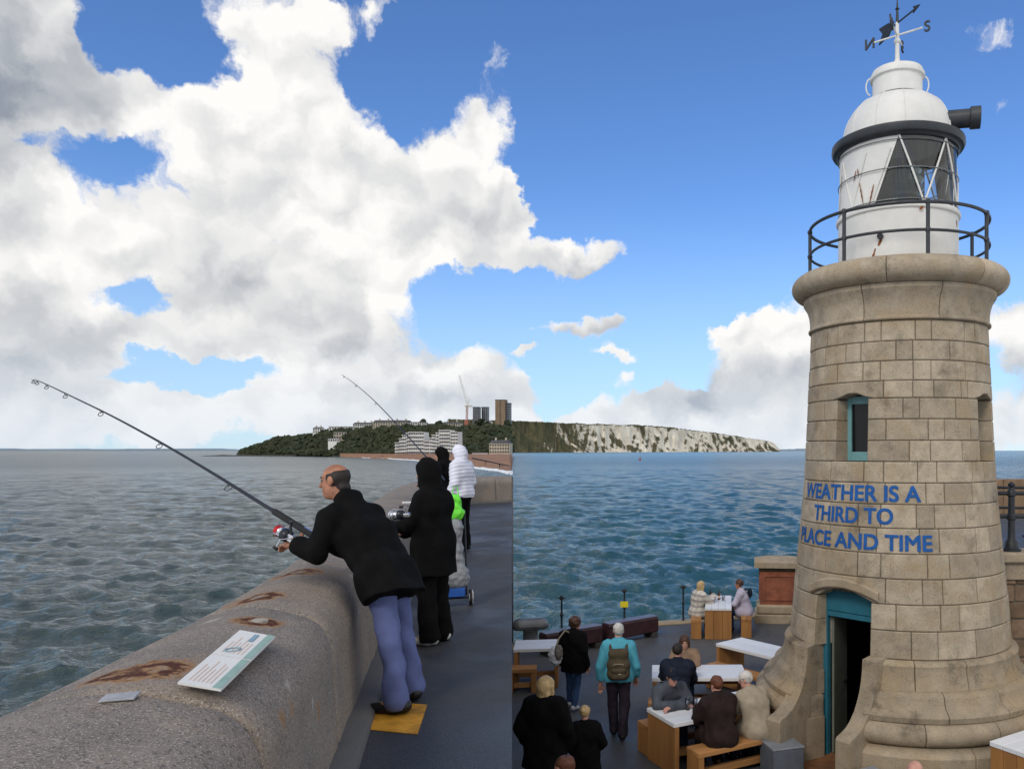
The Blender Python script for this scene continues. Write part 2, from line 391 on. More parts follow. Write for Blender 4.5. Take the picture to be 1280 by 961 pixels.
def build_sea():
    r = np.concatenate([np.geomspace(7, 330, 620), np.geomspace(335, 150000, 90)])
    a = np.linspace(R(-72), R(48), 620)
    rr, aa = np.meshgrid(r, a, indexing='ij')
    X = rr * np.sin(aa); Y = rr * np.cos(aa); Z = np.zeros_like(X); DX = np.zeros_like(X); DY = np.zeros_like(X)
    rng = np.random.RandomState(3); wind = R(205)
    for i in range(70):
        L = 0.5 * (9.0 / 0.5) ** (i / 69.0); th = wind + rng.normal(0, .55); k = 2 * math.pi / L
        amp = .0115 * L * rng.uniform(.5, 1.25) * (1.0 if L < 1.6 else (1.6 / L) ** .75)
        fade = np.clip(1.6 - rr / (L * 65.0), 0, 1)
        ph = k * (X * math.sin(th) + Y * math.cos(th)) + rng.uniform(0, 6.28)
        Z += amp * fade * np.cos(ph); DX -= amp * fade * math.sin(th) * np.sin(ph) * .9; DY -= amp * fade * math.cos(th) * np.sin(ph) * .9
    # gusts: patches of rougher and smoother water
    V = np.stack([X + DX, Y + DY, Z], -1).reshape(-1, 3)
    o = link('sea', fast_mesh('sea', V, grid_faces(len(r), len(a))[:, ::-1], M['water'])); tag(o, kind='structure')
build_sea()

# ------------------------------------------------------------------ ground: upper walkway and lower terrace
def ground_mat(name, c1, c2, stain, rough=(.42, .8), sc_=.7, cracks=True):
    m = bpy.data.materials.new(name); m.use_nodes = True; t = m.node_tree; q = NB(t); P = t.nodes['Principled BSDF']
    p = q.n('ShaderNodeNewGeometry').outputs['Position']
    n = q.noise(p, sc_, 8, .62); n2 = q.noise(q.vm('MULTIPLY', p, (2.2, .5, 1)), 1.1, 6, .65); n3 = q.noise(p, 130, 2, .5)
    c = q.mix(q.ramp(n, .3, .7), (*c1, 1), (*c2, 1))
    c = q.mix(q.m('MULTIPLY', q.ramp(n2, .52, .7), .55), c, (*stain, 1))
    c = q.mix(q.m('MULTIPLY', q.ramp(n3, .55, .7), .35), c, (.14, .14, .14, 1))
    spots = q.vor(p, 2.3, 'F1'); c = q.mix(q.m('MULTIPLY', q.ramp(spots, .05, .09, 1, 0), .5), c, (.012, .012, .012, 1))
    t.links.new(c, P.inputs['Base Color'])
    t.links.new(q.ramp(n, .35, .65, *rough), P.inputs['Roughness'])
    bp = q.n('ShaderNodeBump'); bp.inputs['Distance'].default_value = .004
    t.links.new(q.m('ADD', n3, q.m('MULTIPLY', n, 3)), bp.inputs['Height']); t.links.new(bp.outputs[0], P.inputs['Normal'])
    M[name] = m
ground_mat('asphalt', (.028, .029, .032), (.046, .047, .051), (.017, .018, .020))
ground_mat('terrace_floor', (.056, .058, .062), (.086, .087, .09), (.034, .036, .04), sc_=.5)
ground_mat('kerb_concrete', (.085, .085, .085), (.13, .125, .12), (.04, .04, .045), rough=(.7, .9), sc_=2.0)
ground_mat('concrete_face', (.15, .14, .13), (.22, .205, .185), (.07, .065, .06), rough=(.8, .95))

EDGE = -.2     # the walkway's free edge runs from under the camera along x = EDGE * y
# inner foot and outer crown of the parapet, station by station (x, y)
INNER = [(-.50, -.9), (-.95, .9), (-1.37, 2.7), (-1.80, 4.3), (-2.25, 5.96), (-2.68, 7.6), (-3.10, 9.2), (-3.75, 11.7), (-4.42, 14.3), (-5.10, 17.0), (-5.75, 19.8), (-6.22, 22.4), (-6.42, 24.2), (-6.22, 25.3), (-5.75, 25.9), (-5.24, 26.2)]
OUTER = [(-2.0, -.9), (-2.18, 1.0), (-2.42, 2.75), (-2.68, 4.35), (-3.06, 6.0), (-3.50, 7.7), (-3.98, 9.35), (-4.75, 11.9), (-5.50, 14.6), (-6.25, 17.3), (-6.95, 20.0), (-7.45, 22.6), (-7.70, 24.8), (-7.40, 26.5), (-6.55, 27.25), (-5.45, 27.45)]
def catmull(P, n):
    P = [Vector((*p, 0)) for p in P]; out = []
    for i in range(len(P) - 1):
        p0, p1, p2, p3 = P[max(i - 1, 0)], P[i], P[i + 1], P[min(i + 2, len(P) - 1)]
        for k in range(n):
            t = k / n; out.append(.5 * ((2 * p1) + (p2 - p0) * t + (2 * p0 - 5 * p1 + 4 * p2 - p3) * t * t + (3 * p1 - p0 - 3 * p2 + p3) * t ** 3))
    return out + [P[-1]]
NS = 16
IN = catmull(INNER, NS); OU = catmull(OUTER, NS)
def lerp_list(L, t):
    i = min(int(t), len(L) - 2); return L[i].lerp(L[i + 1], t - i)
def granite_coping():
    m = bpy.data.materials.new('granite_coping'); m.use_nodes = True; t = m.node_tree; q = NB(t); P = t.nodes['Principled BSDF']
    p = q.n('ShaderNodeNewGeometry').outputs['Position']; oi = q.n('ShaderNodeObjectInfo')
    n = q.noise(p, 3.0, 8, .65); nf = q.noise(p, 62, 3, .62); ng = q.noise(p, 150, 2, .5)
    c = q.mix(q.ramp(n, .3, .72), (.27, .228, .192, 1), (.18, .156, .138, 1))
    c = q.mix(q.m('MULTIPLY', q.ramp(q.noise(p, 1.3, 5, .6), .48, .66), .6), c, (.31, .235, .17, 1))
    c = q.mix(q.m('MULTIPLY', q.ramp(nf, .53, .63), .62), c, (.05, .046, .044, 1))
    c = q.mix(q.m('MULTIPLY', q.ramp(ng, .56, .68), .6), c, (.66, .62, .58, 1))
    c = q.mix(q.m('MULTIPLY', q.ramp(oi.outputs['Random'], 0, 1, 0, .35, False), 1.0), c, (.17, .15, .135, 1))
    wob = q.vm('SCALE', q.vm('SUBTRACT', q.n('ShaderNodeTexNoise').outputs[1], (.5, .5, .5)), .07)
    nn = [x for x in t.nodes if x.type == 'TEX_NOISE'][-1]; t.links.new(p, nn.inputs[0]); nn.inputs['Scale'].default_value = 9; nn.inputs['Detail'].default_value = 6
    pw = q.vm('ADD', p, wob); tot = None
    ST = [(onz(190, 836, WZ + .83), .24, 0), (onz(322, 772, WZ + .83), .18, 0), (onz(322, 744, WZ + .83), .24, 0), (onz(372, 713, WZ + .83), .26, 0), (onz(150, 838, WZ + .83), .20, 0)]
    for c0, rx, ry in ST:
        d = q.vm('MULTIPLY', q.vm('SUBTRACT', pw, tuple(c0)), (1 / rx, 1 / rx, 0))
        L = q.vm('LENGTH', d); v = q.m('MULTIPLY', q.ramp(L, .15, 1.15, 1, 0), q.ramp(L, .1, .30, .3, 1)); tot = v if tot is None else q.m('MAXIMUM', tot, v)
    for px, py, Y in ((345, 885, 3.3), (393, 887, 3.9), (338, 900, 3.15)):
        c0 = at(px, py, Y); d = q.vm('MULTIPLY', q.vm('SUBTRACT', pw, tuple(c0)), (5, 9, 10)); v = q.m('MULTIPLY', q.ramp(q.vm('LENGTH', d), .2, 1, 1, 0), .6); tot = q.m('MAXIMUM', tot, v)
    rn = q.noise(p, 22, 6, .7); st = q.m('SUBTRACT', q.m('MULTIPLY', tot, 1.35), q.ramp(rn, .75, .3, 0, .75), clamp=True)
    c = q.mix(q.ramp(st, .05, .55), c, (.34, .19, .085, 1)); c = q.mix(q.ramp(st, .40, .75), c, (.075, .022, .010, 1))
    bird = q.m('MULTIPLY', q.ramp(q.noise(p, 4.5, 3, .5), .68, .72), .5); c = q.mix(bird, c, (.5, .48, .45, 1))
    t.links.new(c, P.inputs['Base Color']); P.inputs['Roughness'].default_value = .85; P.inputs['Specular IOR Level'].default_value = .3
    bp = q.n('ShaderNodeBump'); bp.inputs['Distance'].default_value = .006
    t.links.new(q.m('ADD', nf, q.m('ADD', q.m('MULTIPLY', ng, .5), q.m('MULTIPLY', n, 2))), bp.inputs['Height']); t.links.new(bp.outputs[0], P.inputs['Normal'])
    M['granite_coping'] = m
granite_coping()
def wall_profile(wd, inset=0.0):
    i = inset; pr = [(0.0 + i, -.04), (.02 + i, .30), (.04 + i, .50)]
    for k in range(7):
        a = math.pi - k / 6 * math.pi / 2 * .92; pr.append((.25 + (.21 - i) * math.cos(a), .575 + (.21 - i) * math.sin(a)))
    for k in range(1, 8):
        s = k / 8; x = .27 + (wd - .27 - .2) * s; pr.append((x, .79 - i + .035 * math.sin(s * math.pi)))
    for k in range(6):
        a = math.pi / 2 - k / 5 * math.pi / 2 * .9; pr.append((wd - .2 + (.2 - i) * math.cos(a), .585 + (.2 - i) * math.sin(a)))
    return pr + [(wd + .03 - i, .1), (wd + .12 - i, -1.5), (wd + .55 - i, -6.4)]
def wall_strip(t0, t1, n, inset=0.0, ends=True, amp=.012):
    V = []; ts = [t0 + (t1 - t0) * k / n for k in range(n + 1)]
    if ends:
        e = .03 * (t1 - t0) / max((lerp_list(IN, t1) - lerp_list(IN, t0)).length, .1); ts = [t0, t0 + e] + ts[1:-1] + [t1 - e, t1]
    for idx, t in enumerate(ts):
        a = lerp_list(IN, t); o = lerp_list(OU, t); wd = (o - a).length; d = (o - a) / wd
        ins = inset + (.016 if ends and idx in (0, len(ts) - 1) else 0)
        for s, z in wall_profile(wd, ins):
            p = a + d * s; q = Vector((p.x, p.y, WZ + z))
            if amp: q += Vector((d.x, d.y, 1.0)) * amp * (noise.noise(q * 2.2) + .5 * noise.noise(q * 6.0)) * .7
            V.append(q)
    np_ = len(wall_profile(1)); Fq = grid_faces(len(ts), np_).tolist()
    if ends: Fq += [list(range(np_ - 1, -1, -1)), list(range((len(ts) - 1) * np_, len(ts) * np_))]
    return V, Fq
par = empty('parapet_wall', (IN[60].x, IN[60].y, WZ), 0, 'long curved parapet wall of rounded rusty-stained granite coping beside the walkway', 'wall')
def world_child(name, V, Fq, m, parent, smooth=True):
    off = parent.matrix_basis.inverted() if False else Matrix.Translation(-Vector(parent.location))
    me = mesh(name, [off @ Vector(v) for v in V], Fq, m, smooth)
    bm = bmesh.new(); bm.from_mesh(me); bmesh.ops.recalc_face_normals(bm, faces=bm.faces); bm.to_mesh(me); bm.free()
    return link(name, me, parent)
arc = [0.0]
for i in range(len(IN) - 1): arc.append(arc[-1] + ((IN[i + 1] + OU[i + 1]) / 2 - (IN[i] + OU[i]) / 2).length)
def t_of(s):
    for i in range(len(arc) - 1):
        if arc[i + 1] >= s: return i + (s - arc[i]) / max(arc[i + 1] - arc[i], 1e-6)
    return len(arc) - 1.001
# joints fall where the photograph shows them: the first crosses the crown at y = 2.85, the next at 4.42
s0 = min(range(len(IN)), key=lambda i: abs((IN[i].y + OU[i].y) / 2 - 2.86)); s0 = arc[s0]
cuts = [0.0, s0 - 1.63] if s0 > 1.63 else [0.0]
s = s0; k = 0
while s < arc[-1] - .5:
    cuts.append(s); s += (1.62, 1.75, 1.55, 1.7)[k % 4]; k += 1
cuts.append(arc[-1])
for a, c in zip(cuts[:-1], cuts[1:]):
    world_child('coping_stone', *wall_strip(t_of(a + .006), t_of(c - .006), 9), M['granite_coping'], par)
world_child('joint_mortar', *wall_strip(0.0, len(IN) - 1.001, 90, .03, False, 0), M['mortar'], par)
# kerb at the foot of the parapet
V = []; Fq = []
kp = [(-.01, .07), (.10, .06), (.125, .035), (.13, -.02)]
for i in range(len(IN)):
    d = (IN[i] - OU[i]).normalized()
    for s_, z in kp: V.append((IN[i].x + d.x * s_, IN[i].y + d.y * s_, WZ + z))
me = mesh('kerb', V, grid_faces(len(IN), 4).tolist(), M['kerb_concrete'], True); tag(link('kerb', me), kind='structure')
# upper walkway: top sheet plus the retaining wall down to the terrace along its free edge
ys = np.linspace(-3, 26.9, 60); V = []
inn = [(p.x, p.y) for p in IN]
def inner_x(y): return np.interp(y, [p[1] for p in INNER[:13]], [p[0] for p in INNER[:13]])
for y in ys:
    xl = float(inner_x(min(y, 24.2))) - .3 if y > -.9 else -.9
    for k in range(7): V.append((xl + (EDGE * y - xl) * k / 6, y, WZ))
tag(link('walkway', mesh('walkway', V, grid_faces(60, 7)[:, ::-1].tolist(), M['asphalt'])), kind='structure')
rb = MB()
for y0, y1 in zip(np.linspace(-3, 26.9, 21)[:-1], np.linspace(-3, 26.9, 21)[1:]):
    pts = [(EDGE * y0, y0), (EDGE * y1, y1), (EDGE * y1 - .5, y1 + .004), (EDGE * y0 - .5, y0 + .004)]
    rb.prism([(p[0], p[1], -2.0) for p in pts], (0, 0, WZ + 2.0 - .004))
rw = rb.build('retaining_wall', M['concrete_face']); tag(rw, 'plain concrete retaining wall dropping from the walkway edge to the terrace', 'wall')
# yellow square painted on the walkway under the fisherman's shoes
yp = [onz(460, 912, WZ), onz(522, 918, WZ), onz(534, 881, WZ), onz(473, 877, WZ)]
ym = mat('worn_yellow', (.55, .26, .02), .75, .3, 9, dirt=.5)
yo = MB().prism([Vector(p) + Vector((0, 0, .002)) for p in yp], (0, 0, .003)).build('ground_marking', ym); tag(yo, 'worn yellow square painted on the dark walkway beside the kerb', 'marking')

# lower terrace with a curved sea edge
EDGE_PTS = [(-6, 16.0), (-3.6, 18.7), (-2.6, 19.7), (-1.4, 20.5), (-.4, 20.95), (.6, 21.25), (1.6, 21.6), (2.6, 22.3), (3.6, 23.0), (6, 23.6), (12, 24)]
def edge_y(x): return float(np.interp(x, [p[0] for p in EDGE_PTS], [p[1] for p in EDGE_PTS]))
xs = np.linspace(-5.4, 12, 70); V = []
for x in xs:
    y1 = edge_y(x); y0 = max(-3.0, -5 * x) if x < 0 else -3.0
    if y0 > y1: y0 = y1 - .01
    for k in range(9): V.append((x, y0 + (y1 - y0) * k / 8, TZ))
    V.append((x, y1 + .01, TZ - .12)); V.append((x, y1 + .02, -2))
tag(link('terrace', mesh('terrace', V, grid_faces(70, 11).tolist(), M['terrace_floor'])), kind='structure')
# granite edging stones along the quay
qe = empty('quay_edging', (0, 20, TZ), 0, 'pale granite edging stones along the sea side of the terrace', 'edging')
gx = -3.9
while gx < 5.5:
    x0, x1 = gx + .01, gx + 1.15; p0 = Vector((x0, edge_y(x0), TZ)); p1 = Vector((x1, edge_y(x1), TZ)); dd = (p1 - p0).normalized(); nn = Vector((-dd.y, dd.x, 0))
    mb = MB().box(((p0 + p1) / 2 - nn * .17 - Vector((0, 20, TZ)) + Vector((0, 0, -.10))), ((p1 - p0).length, .42, .28), math.atan2(dd.y, dd.x), .02)
    mb.build('edging_stone', M['granite_base'], qe); gx += 1.16

# ------------------------------------------------------------------ far land
# low coast beyond the bay, haze blue put into its colour
V = []; n = 90
for i in range(n):
    px = -140 + i * 450 / (n - 1); Y = 16000; h = (1.6 + 1.6 * noise.noise((px * .021, 3.1, 0)) + .8 * noise.noise((px * .11, 7.1, 0))) * Y / F * (1 if px < 250 else max(0, (310 - px) / 60))
    x = (px - PX) / F * Y
    V += [(x, Y, -3), (x, Y, max(h, 4) + 8), (x, Y + 1500, max(h, 4) + 14), (x, Y + 3000, -3)]
tag(link('far_coast', mesh('far_coast', V, grid_faces(n, 4).tolist(), M['far_land'], True)), kind='structure')
V = []; n = 60
for i in range(n):
    px = 955 + i * 130 / (n - 1); Y = 11000; h = (1.5 + 1.8 * max(0, noise.noise((px * .2, 1.1, 0)))) * Y / F
    x = (px - PX) / F * Y; V += [(x, Y, -3), (x, Y, h + 5), (x, Y + 900, h + 8), (x, Y + 1800, -3)]
tag(link('distant_shore', mesh('distant_shore', V, grid_faces(n, 4).tolist(), M['far_land'], True)), kind='structure')

# wooded headland with the town on top
RID = [(296, 566), (306, 562), (320, 556), (345, 549), (370, 546), (400, 541), (430, 536), (470, 534), (520, 533), (580, 534), (640, 534), (660, 534)]
FRONT = [(296, 1180), (360, 1100), (430, 960), (480, 850), (520, 822), (640, 800), (660, 800)]
def ridge_h(px): return EYE + (PY - float(np.interp(px, [p[0] for p in RID], [p[1] for p in RID]))) * (front_y(px) + 95) / F
def front_y(px): return float(np.interp(px, [p[0] for p in FRONT], [p[1] for p in FRONT]))
def hill_z(px, Y):
    f = (Y - front_y(px)) / 95.0; e = min(1, max(0, (640.5 - px) / 2.5))
    s = max(0.0, min(1.0, f)); s = s * s * (3 - 2 * s)
    return (ridge_h(px) * s * (.92 + .1 * noise.noise((px * .05, Y * .02, 0))) + 2.5 * (1 - s)) * e - 3 * (1 - e)
V = []; pxs = np.concatenate([np.linspace(296, 638, 150), [639, 640, 640.6, 641]]); fs = np.linspace(-.1, 4.2, 44)
for px in pxs:
    for f in fs:
        Y = front_y(px) + 95 * f; V.append(((px - PX) / F * Y, Y, hill_z(px, Y) - (1.5 if f < 0 else 0)))
tag(link('headland', mesh('headland', V, grid_faces(len(pxs), len(fs))[:, ::-1].tolist(), M['leaf_wood'], True)), kind='structure')
# the wood on its slopes: one mass of lumpy crowns
ico = bmesh.new(); bmesh.ops.create_icosphere(ico, subdivisions=2, radius=1.0)
IV = np.array([v.co[:] for v in ico.verts]); IFc = np.array([[v.index for v in f.verts] for f in ico.faces]); ico.free()
rng = np.random.RandomState(11); VV = []; FF = []; off = 0
for i in range(2300):
    px = rng.uniform(300, 637); f = rng.uniform(.02, 1.35) ** .9; Y = front_y(px) + 95 * f
    if 493 < px < 574 and f < .12: continue
    if px > 608 and f < .12: continue
    r = rng.uniform(2.2, 5.2) * (1 if px > 330 else .7); z = hill_z(px, Y)
    if f > .93: r *= .75
    dd = 1 + .38 * rng.normal(0, 1, len(IV)).clip(-1.3, 1.3)[:, None]
    VV.append(IV * dd * np.array([r, r, r * rng.uniform(.7, 1.05)]) + np.array([(px - PX) / F * Y, Y, z + r * .25])); FF.append(IFc + off); off += len(IV)
o = link('woodland', fast_mesh('woodland', np.concatenate(VV), np.concatenate(FF), M['leaf_wood'], False)); tag(o, 'dark woodland covering the slopes of the headland', 'woodland', kind='stuff')
# shingle beach, its surf and a low spit of rock
WATER = [(425, 960), (430, 940), (470, 790), (500, 690), (560, 455), (600, 345), (636, 290), (650, 280)]
def water_y(px): return float(np.interp(px, [p[0] for p in WATER], [p[1] for p in WATER]))
V = []; pxs = np.concatenate([np.linspace(425, 637, 90), [638.5, 640, 641.5, 643]]); ts = np.linspace(0, 1, 26)
for px in pxs:
    y0 = water_y(px) - 14; y1 = max(front_y(px) + 12, y0 + 20); e = min(1, max(0, (642 - px) / 4))
    for t in ts:
        Y = y0 + (y1 - y0) * t ** 1.4; z = (-.9 + 5.2 * min(1, t * 1.35) ** .75 + .25 * noise.noise(((px - PX) * Y / F * .06, Y * .06, 0))) * e - 1.5 * (1 - e)
        V.append(((px - PX) / F * Y, Y, z))
tag(link('beach', mesh('beach', V, grid_faces(len(pxs), len(ts))[:, ::-1].tolist(), M['shingle'], True)), kind='structure')
V = []; pxs = np.linspace(428, 641, 160)
for px in pxs:
    for k in range(9):
        w0 = water_y(px); wdt = (16 + 26 * (px - 428) / 213) * (.55 + .8 * abs(noise.noise((px * .045, 2.2, 0)))); s = k / 8
        Y = w0 + 3 - wdt * s * (1 + .25 * noise.noise((px * .3, k, 0)))
        z = .18 + .75 * math.sin(s * math.pi) ** 1.5 * (.4 + .9 * abs(noise.noise((px * .12, k * .4, 4.0)))) - (.9 if k in (0, 8) else 0)
        V.append(((px - PX) / F * Y, Y, z))
tag(link('surf', mesh('surf', V, grid_faces(160, 9).tolist(), M['foam'], True)), kind='stuff')
bpy.data.objects['surf']['label'] = 'white surf breaking along the shingle beach'; bpy.data.objects['surf']['category'] = 'surf'
V = []
for i in range(50):
    px = 252 + i * 150 / 49; Y = 1080; x = (px - PX) / F * Y; h = (1.0 + 1.2 * abs(noise.noise((px * .2, .4, 0)))) * min(1, (px - 250) / 25)
    V += [(x, Y - 6, -1), (x, Y, h + .4), (x, Y + 10, h), (x, Y + 20, -1)]
tag(link('rock_spit', mesh('rock_spit', V, grid_faces(50, 4).tolist(), M['rock'])), kind='structure')

# chalk cliffs across the open water
def chalk():
    m = bpy.data.materials.new('chalk'); m.use_nodes = True; t = m.node_tree; q = NB(t); P = t.nodes['Principled BSDF']
    g = q.n('ShaderNodeNewGeometry'); p = g.outputs['Position']; s = q.n('ShaderNodeSeparateXYZ'); t.links.new(p, s.inputs[0]); sn = q.n('ShaderNodeSeparateXYZ'); t.links.new(g.outputs['Normal'], sn.inputs[0])
    n = q.noise(p, .0085, 9, .70, .8); n2 = q.noise(q.vm('MULTIPLY', p, (1, 1, .5)), .022, 7, .72); rel = q.m('DIVIDE', s.outputs[2], 110.0)
    c = q.mix(q.ramp(n2, .3, .7), (.86, .80, .68, 1), (.62, .54, .43, 1))  # chalk white, warmed so the colour carries its sunlit look
    c = q.mix(q.m('MULTIPLY', q.ramp(q.noise(p, .02, 4, .6), .62, .70), .5), c, (.55, .30, .18, 1))
    # scrub clings to the gentler, higher ground and to the western (left) end
    west = q.ramp(q.m('DIVIDE', s.outputs[0], s.outputs[1]), -.21, -.10, .30, .0, False)
    veg = q.ramp(q.m('ADD', q.m('ADD', n, q.m('MULTIPLY', sn.outputs[2], .30)), q.m('ADD', west, q.m('MULTIPLY', rel, .10))), .69, .78)
    c = q.mix(veg, c, q.mix(q.ramp(n2, .35, .65), (.055, .06, .035, 1), (.115, .10, .055, 1)))
    t.links.new(c, P.inputs['Base Color']); P.inputs['Roughness'].default_value = 1.0; P.inputs['Specular IOR Level'].default_value = .1
    M['chalk'] = m
chalk()
CT = [(560, 522), (640, 524), (665, 525), (700, 527), (760, 529), (800, 530), (840, 533), (870, 537), (900, 541), (930, 546), (950, 549), (964, 551.5), (970, 556), (974, 561), (976, 564)]
V = []; nx, nz = 330, 30
for i in range(nx):
    px = 560 + (976 - 560) * i / (nx - 1); Yb = 3000 + 2600 * ((px - 560) / 416) ** 1.6
    top = EYE + (PY - float(np.interp(px, [c[0] for c in CT], [c[1] for c in CT])) + 1.1 * noise.noise((px * .07, 0, 0)) + .6 * noise.noise((px * .31, 0, 0))) * Yb / F
    top = max(top, .5)
    for j in range(nz):
        t = j / (nz - 1); q = (px - 560) * 3.2
        butt = 75 * noise.noise((q * .010, t * .7, 5)) + 45 * abs(noise.noise((q * .035, t * 1.2, 1))) + 22 * noise.noise((q * .10, t * 3, 2))
        if t <= .8:
            u = t / .8; z = top * .97 * u ** 1.15; Y = Yb - 170 * (1 - u) ** 1.3 + butt * (1 - .55 * u)
        else:
            u = (t - .8) / .2; z = top * (.97 + .03 * min(1, u * 3)) ; Y = Yb + butt * .45 + 1500 * u ** 1.5
        V.append(((px - PX) / F * Y, Y, z - (2 if j == 0 else 0) + (3 * noise.noise((q * .2, t * 9, 3)) if j else 0)))
tag(link('chalk_cliff', mesh('chalk_cliff', V, grid_faces(nx, nz)[:, ::-1].tolist(), M['chalk'], True)), kind='structure')
bu = empty('buoy', at(800, 576, 640) * 1.0, 0, 'tiny red buoy floating off the chalk cliffs', 'buoy'); bu.location.z = 0
MB().lathe([(.2, -.3), (1.0, -.2), (1.0, .5), (.5, 1.0)], 14).build('float', M['buoy_red'], bu)
MB().lathe([(.45, 1.0), (.2, 2.6), (.12, 2.7)], 10).build('tower', M['buoy_red'], bu); MB().lathe([(.0, 2.7), (.35, 2.9), (.35, 3.1), (0, 3.3)], 10).build('topmark', M['buoy_red'], bu)

# ------------------------------------------------------------------ the town
def building(name, label, px0, px1, ytop, ybot, Y, depth, wallm, floors, bays, winm='window_dark', roof=None, roofm='roof_slate', group=None, wfrac=.5, hfrac=.55, slab=False, steps=None, sink=14.0):
    x0, x1 = (px0 - PX) / F * Y, (px1 - PX) / F * Y; zt = EYE + (PY - ytop) / F * Y; zb = EYE + (PY - ybot) / F * Y
    cx = (x0 + x1) / 2; W = x1 - x0; H = zt - zb
    e = empty(name, (cx, Y, zb), 0, label, 'building', group)
    MB().box((0, depth / 2, (H - sink) / 2), (W, depth, H + sink)).build('wall', M[wallm], e)
    fh = H / floors; bw = W / bays; wm = MB().box((0, 0, 0), (bw * wfrac, .8, fh * hfrac)).me('window', M[winm])
    for i in range(floors):
        for k in range(bays):
            link('window', wm, e, (-W / 2 + bw * (k + .5), -.15, fh * (i + .5)))
        if slab: MB().box((0, -1.1, fh * (i + .06)), (W * 1.005, 2.4, fh * .11)).build('balcony', M['build_white'], e)
    if roof == 'mansard':
        rh = H * .24; o = MB().add([(-W / 2, -.4, H), (W / 2, -.4, H), (W / 2, depth, H), (-W / 2, depth, H), (-W / 2 + 2, 2.2, H + rh), (W / 2 - 2, 2.2, H + rh), (W / 2 - 2, depth - 2, H + rh), (-W / 2 + 2, depth - 2, H + rh)], [(0, 1, 5, 4), (1, 2, 6, 5), (2, 3, 7, 6), (3, 0, 4, 7), (4, 5, 6, 7)]).build('roof', M[roofm], e)
        for k in range(max(2, bays // 3)):
            MB().box((-W / 2 + W * (k + .5) / max(2, bays // 3), depth / 2, H + rh + 1.0), (1.6, 1.2, 2.6)).build('chimney', M['build_cream'], o)
    elif roof == 'flat': MB().box((0, depth / 2, H + .3), (W + .8, depth + .8, .6)).build('roof', M[roofm], e)
    return e
T1 = 'white and cream hotels along the top of the headland'
hy = lambda px: front_y(px) + 100
building('hotel', 'white hotel with dark mansard roof above the trees, seaward end of the clifftop row', 441, 466, 530, 539, hy(450), 14, 'build_white', 3, 9, roof='mansard')
building('hotel', 'long cream hotel on the clifftop beside the mansard-roofed one', 466, 510, 527.5, 538, hy(490), 16, 'build_cream', 4, 14, roof='mansard')
building('hotel', 'pale four storey clifftop hotel in the middle of the row', 510, 530, 528, 538, hy(520), 14, 'build_white', 4, 7, roof='flat')
building('hotel', 'low cream clifftop building between hotel row and crane', 523, 546, 530, 537, hy(535) + 14, 14, 'build_cream', 3, 9, roof='flat')
building('hotel', 'brownish clifftop block just left of the tower crane', 552, 575, 529, 537, hy(560), 14, 'build_cream', 3, 8, roof='mansard')
building('house', 'small pale house half hidden by trees at the wooded point', 391, 402, 535, 541, hy(400) - 6, 10, 'build_white', 2, 4, roof='mansard')
building('house', 'white house with long flat roof among trees near the point', 411, 438, 533.5, 537, hy(420), 10, 'build_white', 1, 8, roof='flat')
building('house', 'stepped pale building halfway up the wooded slope', 417, 433, 540, 548, front_y(425) + 40, 10, 'build_cream', 2, 5, roof='flat')
building('house', 'low white pavilion lying below the stepped slope building', 410, 424, 548, 552, front_y(418) + 24, 8, 'build_white', 1, 5, roof='flat')
building('tower_block', 'slim grey tower block nearest the tower crane', 591, 599, 509, 532, 1050, 9, 'build_grey', 9, 3, roof='flat')
building('tower_block', 'slim grey tower block between its twin and the tall brown tower', 602, 609.5, 509, 532, 1060, 9, 'build_grey', 9, 3, roof='flat')
building('tower_block', 'tall brown tower block rising above the town trees', 619, 631.5, 500, 535, 1000, 14, 'build_tan', 12, 1, wfrac=.06, roof='flat')
building('tower_block', 'dark banded wing behind the tall brown tower block', 631.8, 637, 504, 535, 1003, 12, 'build_grey', 10, 1, wfrac=.9, hfrac=.5, roof='flat')
building('house', 'small white house below the grey towers', 606, 614, 526, 533, 990, 8, 'build_white', 2, 4, roof='flat')
building('seafront_house', 'cream seafront terrace with mansard roof at the back of the beach', 611.5, 637, 554, 571, 770, 14, 'build_cream', 4, 8, roof='mansard', hfrac=.5, sink=3)
building('beach_hut_row', 'low pale cafe row beside the cream seafront terrace', 590, 610, 566, 570.5, 775, 6, 'build_white', 1, 8, winm='window_blue', roof='flat', sink=3)
# the white stepped apartment blocks on the front
def stepped(name, label, cols, ybot, Y, floor_px, bays_per, fl_slab=True):
    x0 = (cols[0][0] - PX) / F * Y; x1 = (cols[-1][1] - PX) / F * Y; zb = EYE + (PY - ybot) / F * Y
    e = empty(name, ((x0 + x1) / 2, Y, zb), 0, label, 'building'); fh = floor_px / F * Y; cx = (x0 + x1) / 2; wms = {}
    for (a, c, yt) in cols:
        xa, xc = (a - PX) / F * Y - cx, (c - PX) / F * Y - cx; H = (ybot - yt) / F * Y; nf = max(1, round(H / fh)); W = xc - xa
        MB().box(((xa + xc) / 2, 8, H / 2 - 1), (W, 16, H + 2)).build('wall', M['build_white'], e)
        nb = max(1, round((c - a) / bays_per)); key = round(W / nb, 2)
        wm = wms.setdefault(key, MB().box((0, 0, 0), (W / nb * .5, .8, H / nf * .45)).me('window', M['window_blue']))
        for i in range(nf):
            for k in range(nb): link('window', wm, e, (xa + W * (k + .5) / nb, -.15, H / nf * (i + .55)))
            MB().box(((xa + xc) / 2, -1.2, H / nf * (i + .98)), (W * 1.004, 2.6, H / nf * .14)).build('balcony', M['build_white'], e)
    return e
stepped('apartment_block', 'white stepped terrace of seafront flats with long balconies', [(494, 499, 553), (499, 503, 548), (503, 508, 543.5), (508, 511, 541), (511, 530, 540), (530, 537, 551)], 568.5, 782, 4.4, 2.6)
